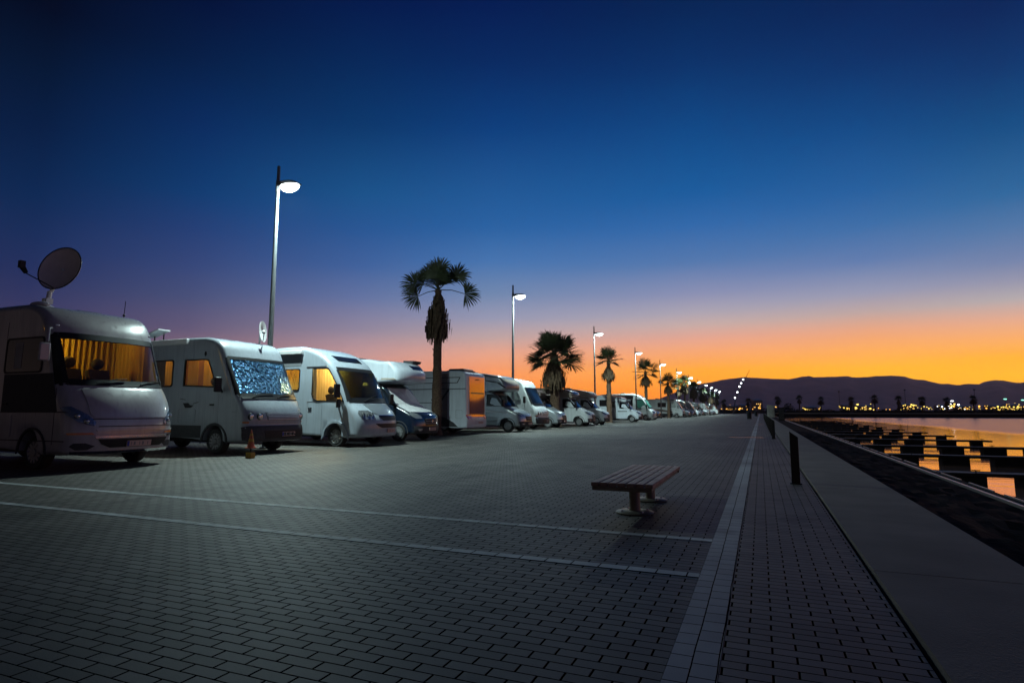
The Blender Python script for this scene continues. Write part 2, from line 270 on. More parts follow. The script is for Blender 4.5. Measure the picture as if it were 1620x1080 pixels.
# ------------------------------------------------------------------ mesh helpers
class MB:
    def __init__(s): s.v = []; s.f = []
    def add(s, vs, fs):
        o = len(s.v); s.v += [tuple(p) for p in vs]; s.f += [tuple(i + o for i in f) for f in fs]; return s
    def box(s, x0, x1, y0, y1, z0, z1):
        return s.add([(x, y, z) for z in (z0, z1) for y in (y0, y1) for x in (x0, x1)],
                     [(0, 2, 3, 1), (4, 5, 7, 6), (0, 1, 5, 4), (2, 6, 7, 3), (0, 4, 6, 2), (1, 3, 7, 5)])
    def obox(s, c, ax, ay, az):   # centre, half axis vectors
        c, ax, ay, az = map(Vector, (c, ax, ay, az))
        vs = [c + ax * i + ay * j + az * k for k in (-1, 1) for j in (-1, 1) for i in (-1, 1)]
        return s.add(vs, [(0, 2, 3, 1), (4, 5, 7, 6), (0, 1, 5, 4), (2, 6, 7, 3), (0, 4, 6, 2), (1, 3, 7, 5)])
    def tube(s, pts, rad, n=10, cap=True):
        pts = [Vector(p) for p in pts]; rad = rad if isinstance(rad, (list, tuple)) else [rad] * len(pts)
        vs = []; up = None
        for i, p in enumerate(pts):
            d = (pts[min(i + 1, len(pts) - 1)] - pts[max(i - 1, 0)]).normalized()
            if up is None: up = Vector((0, 0, 1)) if abs(d.z) < .9 else Vector((1, 0, 0))
            a = d.cross(up).normalized(); bb = a.cross(d).normalized(); up = bb
            vs += [p + (a * math.cos(2 * math.pi * k / n) + bb * math.sin(2 * math.pi * k / n)) * rad[i] for k in range(n)]
        fs = [(i * n + k, i * n + (k + 1) % n, (i + 1) * n + (k + 1) % n, (i + 1) * n + k) for i in range(len(pts) - 1) for k in range(n)]
        if cap: fs += [tuple(range(n)), tuple(reversed(range((len(pts) - 1) * n, len(pts) * n)))]
        return s.add(vs, fs)
    def lathe(s, prof, c=(0, 0, 0), axis='z', n=24, cap=False):   # prof: (r, h)
        vs = []
        for r, h in prof:
            for k in range(n):
                a = 2 * math.pi * k / n; p = (r * math.cos(a), r * math.sin(a), h)
                if axis == 'y': p = (p[0], p[2], p[1])
                if axis == 'x': p = (p[2], p[0], p[1])
                vs.append((p[0] + c[0], p[1] + c[1], p[2] + c[2]))
        m = len(prof); fs = [(i * n + k, i * n + (k + 1) % n, (i + 1) * n + (k + 1) % n, (i + 1) * n + k) for i in range(m - 1) for k in range(n)]
        if cap: fs += [tuple(range(n)), tuple(range((m - 1) * n, m * n))]
        return s.add(vs, fs)
    def prism(s, poly, y0, y1):   # poly in (x,z), extruded along y
        n = len(poly); vs = [(x, y0, z) for x, z in poly] + [(x, y1, z) for x, z in poly]
        return s.add(vs, [tuple(range(n)), tuple(reversed(range(n, 2 * n)))] + [(i, i + n, (i + 1) % n + n, (i + 1) % n) for i in range(n)])
    def prismz(s, poly, z0, z1):
        n = len(poly); vs = [(x, y, z0) for x, y in poly] + [(x, y, z1) for x, y in poly]
        return s.add(vs, [tuple(reversed(range(n))), tuple(range(n, 2 * n))] + [(i, (i + 1) % n, (i + 1) % n + n, i + n) for i in range(n)])
    def ball(s, c, rx, ry=None, rz=None, n=12, m=8):
        ry = ry or rx; rz = rz or rx; vs = []; fs = []
        for j in range(m + 1):
            th = math.pi * j / m
            for k in range(n):
                a = 2 * math.pi * k / n
                vs.append((c[0] + rx * math.sin(th) * math.cos(a), c[1] + ry * math.sin(th) * math.sin(a), c[2] + rz * math.cos(th)))
        for j in range(m):
            for k in range(n): fs.append((j * n + k, (j + 1) * n + k, (j + 1) * n + (k + 1) % n, j * n + (k + 1) % n))
        return s.add(vs, fs)
    def sheet(s, fn, us, ws):
        vs = [fn(u, w) for w in ws for u in us]; n = len(us)
        return s.add(vs, [(j * n + i, j * n + i + 1, (j + 1) * n + i + 1, (j + 1) * n + i) for j in range(len(ws) - 1) for i in range(n - 1)])
    def build(s, name, m, parent=None, loc=None, smooth=35, bevel=0, normals=True):
        me = bpy.data.meshes.new(name); me.from_pydata(s.v, [], s.f); me.validate(); me.update()
        if normals:
            import bmesh
            bm = bmesh.new(); bm.from_mesh(me); bmesh.ops.remove_doubles(bm, verts=bm.verts, dist=1e-5); bmesh.ops.recalc_face_normals(bm, faces=bm.faces); bm.to_mesh(me); bm.free()
        for p in me.polygons: p.use_smooth = True
        me.set_sharp_from_angle(angle=R(smooth))
        if m: me.materials.append(m)
        o = bpy.data.objects.new(name, me); COL.objects.link(o)
        if parent: o.parent = parent
        if loc is not None: o.location = loc
        if bevel:
            md = o.modifiers.new('bevel', 'BEVEL'); md.width = bevel; md.segments = 2; md.limit_method = 'ANGLE'
        return o
def tag(o, label, cat, group=None):
    o['label'] = label; o['category'] = cat
    if group: o['group'] = group
    return o
def thing(name, label, cat, loc=(0, 0, 0), rz=0, group=None):
    o = bpy.data.objects.new(name, None); o.empty_display_size = .3; COL.objects.link(o)
    o.location = loc; o.rotation_euler = (0, 0, rz); return tag(o, label, cat, group)
def struct(name, mb, m, **k):
    o = mb.build(name, m, **k); o['kind'] = 'structure'; return o
def kids(o): return [c for c in list(COL.objects) if c.parent == o]
def copy_tree(o, parent=None):
    c = o.copy(); COL.objects.link(c); c.parent = parent
    for ch in KIDS.get(o.name, []): copy_tree(ch, c)
    return c
KIDS = {}
def index_kids():
    KIDS.clear()
    for o in COL.objects:
        if o.parent: KIDS.setdefault(o.parent.name, []).append(o)
def ss(t):
    t = max(0., min(1., t)); return t * t * (3 - 2 * t)
def plane(x0, x1, y0, y1, z): return MB().add([(x0, y0, z), (x1, y0, z), (x1, y1, z), (x0, y1, z)], [(0, 1, 2, 3)])

# ------------------------------------------------------------------ ground, quay, water, hills
ZW = -1.6
struct('seabed', plane(-9000, 9000, -3000, 12000, -4.0), M_EARTH, normals=False)
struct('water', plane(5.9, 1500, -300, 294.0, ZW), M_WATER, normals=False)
struct('plaza', MB().box(-160, -.45, -80, 296, -3, 0), M_PLAZA)
struct('promenade_path', MB().box(-.222, .66, -80, 296, -3, 0), M_PROM)
struct('kerb_strip', MB().box(-.447, -.225, -80, 296, -3, .003), M_STRIP)
# slot between paving and quay slab is an open drain 3 cm wide
q = MB()
yy = -20.
while yy < 296:
    q.box(.695, 1.72, yy + .006, yy + 4.994, -.5, .022); yy += 5
struct('quay_slab', q, M_CONC)
struct('drain_channel', MB().box(.662, .693, -80, 296, -.5, -.09), M_BLACK)
# sloping revetment down to the mooring beam
q = MB()
def pz(x): return -.48 - (x - 1.722) * .148
xs_r = [1.722, 1.722] + [1.9 + .235 * i for i in range(14)] + [5.2, 5.2]
ys = [-6 + i * .3 for i in range(220)] + [60 + i * 1.2 for i in range(197)]
rv = random.Random(4)
def rpt(i, j):
    x = xs_r[i]; y = ys[j]
    if i == 0 or i == len(xs_r) - 1: return (x, y, -3)
    z = pz(x); am = .05 if 1 < i < len(xs_r) - 2 else 0
    return (x + (rv.uniform(-.05, .05) if am else 0), y, z + rv.uniform(-am, am) * 1.3)
q.sheet(rpt, range(len(xs_r)), range(len(ys)))
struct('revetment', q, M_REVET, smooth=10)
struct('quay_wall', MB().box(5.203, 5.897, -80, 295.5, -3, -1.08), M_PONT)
q = MB().box(5.215, 5.29, -80, 295, -1.078, -.93)
struct('quay_kerb', q, M_RINGW)
q = MB(); yy = 6.
while yy < 292:
    q.box(5.85, 5.89, yy, yy + 2.1 + .4 * rnd.random(), -1.077, -1.045 + .01 * rnd.random()); yy += 2.9
struct('quay_edge_strip', q, M_RINGW)
# white paving lines
struct('paving_line', MB().box(-60, -.45, 5.62, 5.731, -.2, .004), M_LINE)
struct('paving_line', MB().box(-60, -.45, 4.40, 4.511, -.2, .004), M_LINE)
struct('drain_cover', MB().box(-1.35, .1, 27.86, 28.0, -.1, .007), M_DRAIN)
struct('drain_cover', MB().box(-.6, .2, 55.6, 55.9, -.1, .007), M_DRAIN)
# far side of the basin
struct('breakwater', MB().box(-160, 1500, 296.2, 304, -3, -.05).box(5.95, 1500, 294, 296.1, -3, -.75), M_PONT)
struct('breakwater_kerb', MB().box(5.0, 1500, 296.22, 297.4, -.049, .3), M_CONCP)
q = MB()
q.add([(-900, 304.1, -.06), (1500, 304.1, -.06), (1500, 306.5, 1.2), (-900, 306.5, 1.2), (1500, 330, 1.35), (-900, 330, 1.35), (1500, 340, 0), (-900, 340, 0)],
      [(0, 1, 2, 3), (3, 2, 4, 5), (5, 4, 6, 7)])
struct('embankment', q, M_EARTH, smooth=10)
q = MB().add([(-6000, 341, -.1), (6000, 341, -.1), (6000, 9000, -.1), (-6000, 9000, -.1)], [(0, 1, 2, 3)])
q.add([(-6000, -300, -.1), (-160.1, -300, -.1), (-160.1, 340, -.1), (-6000, 340, -.1)], [(0, 1, 2, 3)])
struct('far_ground', q, M_EARTH, normals=False)
def bearing(u):           # direction on the ground seen at picture column u
    fwx = -math.sin(TH); fwy = math.cos(TH); k = (u - 810) / F_PX * math.cos(PHI) / 1.0
    x = fwx + math.cos(TH) * (u - 810) / F_PX / (math.cos(PHI) + 110 / F_PX * math.sin(PHI)); y = fwy + math.sin(TH) * (u - 810) / F_PX / (math.cos(PHI) + 110 / F_PX * math.sin(PHI))
    return x, y           # per unit of depth along the horizontal forward axis
def at(u, v, depth):      # point seen at pixel (u,v) at this horizontal depth
    fw = Vector((-math.sin(TH) * math.cos(PHI), math.cos(TH) * math.cos(PHI), math.sin(PHI))); rt = Vector((math.cos(TH), math.sin(TH), 0)); up = rt.cross(fw)
    d = fw + rt * ((u - 810) / F_PX) - up * ((v - 540) / F_PX)
    hd = d.x * -math.sin(TH) + d.y * math.cos(TH)
    return Vector((0, 0, CAM_H)) + d * (depth / hd)
sky_line = [(700, 648), (900, 646), (1000, 640), (1030, 636), (1053, 627), (1062, 623.7), (1083, 613.5), (1112, 606.7), (1135, 603), (1157, 599), (1180, 596.3), (1200, 597.5), (1225, 599), (1250, 599.5),
            (1262, 597.5), (1273, 595), (1283, 595.5), (1290, 597), (1300, 596), (1320, 596), (1345, 595), (1352, 596.5), (1370, 596.5), (1390, 594.8), (1405, 594), (1422, 594), (1436, 595.5), (1448, 599), (1455, 600.5),
            (1466, 600.8), (1478, 604), (1490, 606.8), (1503, 607), (1517, 608.8), (1528, 609), (1536, 607), (1553, 607.5), (1560, 604.5), (1570, 601.8), (1580, 600.8), (1592, 601.8), (1606, 604.5), (1618, 605.5), (1640, 603), (1680, 606), (1760, 600), (1900, 608), (2200, 596), (2600, 584)]
q = MB(); D = 6000.
us = []
for (a, va), (b2, vb) in zip(sky_line, sky_line[1:]):
    n = max(1, int((b2 - a) / 6))
    for i in range(n):
        tt = i / n; us.append((a + (b2 - a) * tt, va + (vb - va) * tt + rnd.uniform(-.35, .35)))
rows = []
for u, v in us:
    p = at(u, v, D); hgt = p.z
    col = []
    for k, (dd, hh) in enumerate([(3800, 0), (4400, .16), (4900, .38), (5400, .66), (5800, .9), (6000, 1.0), (7200, .1)]):
        pb = at(u, 650, dd); wob = math.sin(u * .05 + k * 1.7) * .05 + math.sin(u * .13 + k) * .04 if 0 < k < 5 else 0
        col.append((pb.x, pb.y, max(-2, hgt * max(0, hh + wob) - (2 if hh == 0 else 0))))
    rows.append(col)
q.sheet(lambda i, j: rows[i][j], range(len(rows)), range(7))
struct('hills', q, M_HILL, smooth=180)

# ------------------------------------------------------------------ motorhome builder
class Body:
    """Side outline (x forward, z up) swept across the width with rounded edges, a bowed nose and tapering sides."""
    def __init__(s, bottom, front, roof, w, r=.09, bulge=.2, p=3., xs=-1.2, taper=0., xt=-1.4, th=0., zb=1.5, H=3.2):
        s.hw = w / 2; s.r = r; s.bulge = bulge; s.p = p; s.xs = xs; s.taper = taper; s.xt = xt; s.th = th; s.zb = zb; s.H = H
        pts = []; kk = []
        def seg(lst, k):
            for i, a in enumerate(lst):
                pts.append(a); kk.append(k)
        seg(bottom, .15)
        f = []
        P = [front[0]] + front + [front[-1]]
        for i in range(1, len(P) - 2):
            p0, p1, p2, p3 = P[i - 1], P[i], P[i + 1], P[i + 2]
            for j in range(4):
                u = j / 4
                f.append(tuple(.5 * (2 * p1[c] + (-p0[c] + p2[c]) * u + (2 * p0[c] - 5 * p1[c] + 4 * p2[c] - p3[c]) * u * u + (-p0[c] + 3 * p1[c] - 3 * p2[c] + p3[c]) * u ** 3) for c in (0, 1)))
        f.append(front[-1])
        s.f0 = len(pts); seg(f, 1.); s.f1 = len(pts); seg(roof, 1.)
        s.pts = pts; n = len(pts); s.nrm = []
        for i in range(n):
            a = pts[i - 1]; b_ = pts[i]; c = pts[(i + 1) % n]
            v1 = Vector((b_[0] - a[0], b_[1] - a[1])); v2 = Vector((c[0] - b_[0], c[1] - b_[1]))
            d = (v1.normalized() + v2.normalized()); d = d.normalized() if d.length > 1e-6 else Vector((1, 0))
            s.nrm.append((d.y * kk[i], -d.x * kk[i]))
    def wy(s, x, z):
        return (1 - s.taper * ss((x - s.xt) / (0 - s.xt))) * (1 - s.th * ss((z - s.zb) / (s.H - s.zb)))
    def map(s, x, z, nx, nz, y):
        a = abs(y); e = min(1., max(0., (a - (s.hw - s.r)) / s.r)); ins = s.r * (1 - math.sqrt(max(0, 1 - e * e)))
        x2 = x - nx * ins; z2 = z - nz * ins
        x2 -= s.bulge * (a / s.hw) ** s.p * ss((x - s.xs) / (0 - s.xs))
        return Vector((x2, y * s.wy(x, z), z2))
    def fpt(s, z):
        best = None
        for i in range(s.f0, s.f1 - 1):
            a = s.pts[i]; b_ = s.pts[i + 1]
            if (a[1] <= z <= b_[1]) or (b_[1] <= z <= a[1]):
                t_ = (z - a[1]) / (b_[1] - a[1]) if b_[1] != a[1] else 0
                na, nb = s.nrm[i], s.nrm[i + 1]
                return a[0] + (b_[0] - a[0]) * t_, na[0] + (nb[0] - na[0]) * t_, na[1] + (nb[1] - na[1]) * t_
        a = s.pts[s.f1 - 1]; return a[0], *s.nrm[s.f1 - 1]
    def S(s, z, y, off=0.):
        def q_(zz, yy_):
            x, nx, nz = s.fpt(zz); return s.map(x, zz, nx, nz, yy_)
        yy_ = max(-s.hw * .999, min(s.hw * .999, y)); p = q_(z, yy_)
        if off:
            du = q_(z, min(s.hw, yy_ + .01)) - q_(z, max(-s.hw, yy_ - .01)); dv = q_(z + .015, yy_) - q_(z - .015, yy_)
            n_ = du.cross(dv).normalized(); p = p + n_ * off
        return p
    def shell(s, holes=(), openings=(), floor=True):
        q = MB(); hw, r = s.hw, s.r
        ya = [hw - r + r * e for e in (1, .985, .94, .86, .72, .5, .25, 0)]
        inner = [(hw - r) * k for k in (.9, .75, .55, .3, 0)]
        pos = ya + inner; yl = [-a for a in pos] + [a for a in reversed(pos[:-1])]
        n = len(s.pts)
        V = [[s.map(x, z, s.nrm[i][0], s.nrm[i][1], y) for i, (x, z) in enumerate(s.pts)] for y in yl]
        vs = [v for L_ in V for v in L_]; fs = []
        for j in range(len(yl) - 1):
            ym = (yl[j] + yl[j + 1]) / 2
            for i in range(n):
                i2 = (i + 1) % n; zm = (s.pts[i][1] + s.pts[i2][1]) / 2
                if s.f0 <= i < s.f1 - 1 and any(o[0] < zm < o[1] and o[2] < ym < o[3] for o in openings): continue
                fs.append((j * n + i, j * n + i2, (j + 1) * n + i2, (j + 1) * n + i))
        q.add(vs, fs)
        for side in (0, -1):
            ring = [(v.x, v.z) for v in V[side]]; sg = -1 if side == 0 else 1
            hs = [h for h in holes] if side == 0 else []
            vin = [Vector(p) for p in ring]; ed = [(i, (i + 1) % n) for i in range(n)]
            for h in hs:
                o = len(vin); vin += [Vector(p) for p in h]; ed += [(o + i, o + (i + 1) % len(h)) for i in range(len(h))]
            xs_ = [p[0] for p in ring]; zs_ = [p[1] for p in ring]
            def inside(px, pz, poly):
                c = False
                for i in range(len(poly)):
                    x1, z1 = poly[i]; x2, z2 = poly[(i + 1) % len(poly)]
                    if (z1 > pz) != (z2 > pz) and px < (x2 - x1) * (pz - z1) / (z2 - z1) + x1: c = not c
                return c
            gx = min(xs_) + .2
            while gx < max(xs_):
                gz = min(zs_) + .13
                while gz < max(zs_):
                    if inside(gx, gz, ring) and not any(inside(gx, gz, h) for h in hs): vin.append(Vector((gx, gz)))
                    gz += .23
                gx += .22
            out = geometry.delaunay_2d_cdt(vin, ed, [], 0, 1e-5)
            cv = [(p.x, s.ycap(p.x, p.y) * sg, p.y) for p in out[0]]; cf = []
            for tri in out[2]:
                mx_ = sum(out[0][k].x for k in tri) / 3; mz_ = sum(out[0][k].y for k in tri) / 3
                if inside(mx_, mz_, ring) and not any(inside(mx_, mz_, h) for h in hs): cf.append(tuple(tri))
            q.add(cv, cf)
        return q
    def ycap(s, x, z):
        # invert the nose setback well enough to get the local half width
        x0 = x
        for _ in range(3): x0 = x + s.bulge * ss((x0 - s.xs) / (0 - s.xs))
        return s.hw * s.wy(x0, z)
    def patch(s, rows, off=.008, th=.012, nc=14, mb=None):
        """rows: (z, y0, y1) from low to high on the front surface."""
        q = mb or MB(); R_ = []
        zs = []
        for a, b_ in zip(rows, rows[1:]):
            n = max(1, int(abs(b_[0] - a[0]) / .06))
            for i in range(n):
                t_ = i / n; zs.append(tuple(a[c] + (b_[c] - a[c]) * t_ for c in range(3)))
        zs.append(rows[-1])
        m = nc + 1
        outer = [[s.S(z, y0 + (y1 - y0) * k / nc, off) for k in range(m)] for z, y0, y1 in zs]
        inn = [[s.S(z, y0 + (y1 - y0) * k / nc, off - th) for k in range(m)] for z, y0, y1 in zs]
        L_ = len(zs); vs = [p for r_ in outer for p in r_] + [p for r_ in inn for p in r_]; o = L_ * m; fs = []
        for j in range(L_ - 1):
            for i in range(nc):
                a = j * m + i; fs.append((a, a + 1, a + m + 1, a + m)); fs.append((o + a, o + a + m, o + a + m + 1, o + a + 1))
        for j in range(L_ - 1):
            a = j * m; fs.append((a, a + m, o + a + m, o + a)); a = j * m + nc; fs.append((a, o + a, o + a + m, a + m))
        for i in range(nc):
            fs.append((i, o + i, o + i + 1, i + 1)); a = (L_ - 1) * m + i; fs.append((a, a + 1, o + a + 1, o + a))
        return q.add(vs, fs)
    def side(s, poly, t0=-.004, t1=.01, sg=-1, mb=None):
        """polygon in (x, z) laid on the side wall, near side by default."""
        q = mb or MB(); n = len(poly)
        a = [(x, sg * (s.ycap(x, z) + t1), z) for x, z in poly]; b_ = [(x, sg * (s.ycap(x, z) + t0), z) for x, z in poly]
        return q.add(a + b_, [tuple(range(n)), tuple(reversed(range(n, 2 * n)))] + [(i, (i + 1) % n, (i + 1) % n + n, i + n) for i in range(n)])
    def ring(s, poly, wd=.04, t0=-.03, t1=.014, sg=-1, closed=True):
        q = MB(); n = len(poly); cx = sum(p[0] for p in poly) / n; cz = sum(p[1] for p in poly) / n
        w_ = max(p[0] for p in poly) - min(p[0] for p in poly); h_ = max(p[1] for p in poly) - min(p[1] for p in poly)
        outp = [(cx + (x - cx) * (1 + 2 * wd / w_), cz + (z - cz) * (1 + 2 * wd / h_)) for x, z in poly]
        vs = []
        for P_ in (poly, outp):
            for t_ in (t0, t1): vs += [(x, sg * (s.ycap(x, z) + t_), z) for x, z in P_]
        fs = []
        for i in range(n if closed else n - 1):
            j = (i + 1) % n
            fs += [(i, j, n + j, n + i), (n + i, n + j, 3 * n + j, 3 * n + i), (2 * n + i, 3 * n + i, 3 * n + j, 2 * n + j)]
        return q.add(vs, fs)
def arch(cx, r, z0):
    return [(cx - r * math.cos(a), z0 + r * math.sin(a) * 1.02) for a in [math.pi * k / 12 for k in range(13)]]
def rrect(x0, z0, x1, z1, r=.06, n=4):
    out = []
    for cx, cz, a0 in ((x1 - r, z1 - r, 0), (x0 + r, z1 - r, 90), (x0 + r, z0 + r, 180), (x1 - r, z0 + r, 270)):
        out += [(cx + r * math.cos(R(a0 + 90 * k / n)), cz + r * math.sin(R(a0 + 90 * k / n))) for k in range(n + 1)]
    return out
def add_wheel(root, x, y, r=.34, w=.22, sgn=-1, alloy=False, m=M_STEEL):
    q = MB().lathe([(r * .62, -w / 2 * .9), (r * .9, -w / 2), (r * .985, -w * .36), (r, -w * .2), (r, w * .2), (r * .985, w * .36), (r * .9, w / 2), (r * .62, w / 2 * .9)], (x, y, r), 'y', 28)
    wh = q.build('wheel', M_RUB, root)
    yo = y + sgn * w * .42
    q = MB().lathe([(r * .66, 0), (r * .64, sgn * .02), (r * .6, -sgn * .01), (r * .58, -sgn * .05)], (x, yo, r), 'y', 28)
    q.lathe([(.001, sgn * .03), (r * .2, sgn * .028), (r * .24, 0), (r * .26, -sgn * .03)], (x, yo, r), 'y', 20)
    ns = 10 if alloy else 12
    for k in range(ns):
        a = 2 * math.pi * k / ns + .2; c, s_ = math.cos(a), math.sin(a)
        wd = .022 if alloy else .03
        q.obox((x + c * r * .43, yo + sgn * .004, r + s_ * r * .43), (c * r * .2, 0, s_ * r * .2), (-s_ * wd, 0, c * wd), (0, .012, 0))
    q.lathe([(.001, -sgn * .055), (r * .6, -sgn * .055)], (x, yo, r), 'y', 20)
    q.build('rim', m, wh)
    return wh
def pleats(p0, p1, z0, z1, depth=.035, pitch=.11, sag=0, seed=0):
    q = MB(); p0 = Vector(p0); p1 = Vector(p1); L_ = (p1 - p0).length; d = (p1 - p0) / L_; nrm = Vector((d.y, -d.x)); rr = random.Random(seed)
    n = int(L_ / .014); ph = rr.random() * 6
    def fn(i, j):
        s_ = L_ * i / n; zz = z0 + (z1 - z0) * j / 6
        a = 2 * math.pi * s_ / pitch + ph + .9 * math.sin(s_ * 5) + .25 * math.sin(j * .9 + s_ * 8)
        o = nrm * (math.sin(a) * depth * (.6 + .4 * j / 6)); p = p0 + d * s_ + o
        return (p.x, p.y, zz)
    return q.sheet(fn, range(n + 1), range(7))
def seat(q, x, y, z0=.9, lean=.12, w=.25):
    q.obox((x, y, z0 + .1), (.26, 0, 0), (0, w, 0), (0, 0, .09))
    q.obox((x - .24, y, z0 + .5), (.07, 0, .02), (0, w, 0), (-lean, 0, .38))
    q.ball((x - .36, y, z0 + 1.03), .07, .14, .13)
def warm_light(root, loc, power, col=(1, .62, .22), r=.06):
    l = bpy.data.lights.new('cabin_light', 'POINT'); l.energy = power; l.color = col; l.shadow_soft_size = r
    o = bpy.data.objects.new('cabin_light', l); COL.objects.link(o); o.parent = root; o.location = loc; return o
def plate(B, root, z, y0, blue=True, w=.52, off=.03):
    p = B.patch([(z - .055, y0 - w / 2, y0 + w / 2), (z + .055, y0 - w / 2, y0 + w / 2)], off, .03, 8).build('number_plate', M_PLATE, root)
    if blue: B.patch([(z - .05, y0 - w / 2 + .005, y0 - w / 2 + .05), (z + .05, y0 - w / 2 + .005, y0 - w / 2 + .05)], off + .003, .004, 1).build('country_band', M_PBLUE, p)
    for k in range(7):
        if k in (2, 5): continue
        g = MB(); yy_ = y0 - w / 2 + .085 + k * .058; zt = z + (.031 if k % 2 else .0)
        pts_ = [(z - .032, yy_, yy_ + .034), (z + .032, yy_, yy_ + .034)] if k in (1, 4) else [(z - .032, yy_, yy_ + .013), (z + .032, yy_, yy_ + .013)]
        B.patch(pts_, off + .003, .004, 1, g)
        g.build('plate_character', M_GREY, p)
    return p
def window(B, root, poly, holed=False, pane_m=None, frame_m=None, name='side_window', sg=-1):
    w = B.ring(poly, .035, -.03 if holed else -.003, .016, sg).build(name, frame_m or M_BLACK, root)
    B.side(poly, -.02 if holed else -.003, -.012 if holed else .008, sg).build('pane', pane_m or M_WGLASS, w)
    return w
def rear_lamps(root, x, hw, z):
    for sg in (-1, 1):
        MB().ball((x, sg * (hw - .16), z), .05, .13, .11).build('tail_lamp', M_RED, root)
def roof_things(root, H, L, w, vents=((-3.2, 0),), ant=None):
    for vx, vy in vents:
        v = MB().box(vx - .3, vx + .3, vy - .3, vy + .3, H - .02, H + .05).build('roof_vent', M_ROOFV, root, bevel=.01)
        MB().prism([(vx - .27, H + .05), (vx + .27, H + .05), (vx + .2, H + .13), (vx - .24, H + .15)], vy - .27, vy + .27).build('vent_lid', M_ROOFV, v, bevel=.01)
    if ant: MB().tube([(ant[0], ant[1], H - .03), (ant[0] + .02, ant[1], H + .36)], .008, 6).ball((ant[0], ant[1], H + .02), .03).build('aerial', M_BLACK, root)
def mirror(root, B, x, z, hang=False, m=M_BLACK, s=1.):
    y = -B.ycap(x, z)
    q = MB()
    if hang:
        q.tube([(x - .05, y, z + .75), (x + .12, y - .14, z + .72), (x + .22, y - .2, z + .45)], .022, 8)
    else:
        q.tube([(x - .05, y + .01, z - .1), (x + .02, y - .1, z), ], .025, 8)
    mm = q.build('mirror_arm', m, root)
    MB().obox((x + .14 if hang else x + .04, y - .22 * s, z + (.25 if hang else .1)), (.05, -.02, 0), (.02, .1 * s, 0), (0, 0, .2 * s)).build('mirror_housing', m, mm, bevel=.03)
    return mm

def base_wheels(root, hw, xf, xr, alloy=False, m=M_STEEL):
    for x in (xf, xr):
        for sg in (-1, 1): add_wheel(root, x, sg * (hw - .16), sgn=sg, alloy=alloy, m=m)
    MB().box(xr - .5, xf + .4, -hw + .35, hw - .35, .3, .42).tube([(xf, -hw + .2, .34), (xf, hw - .2, .34)], .05).tube([(xr, -hw + .2, .34), (xr, hw - .2, .34)], .05).build('chassis', M_BLACK, root)

GRP = 'motorhomes parked side by side on the plaza'
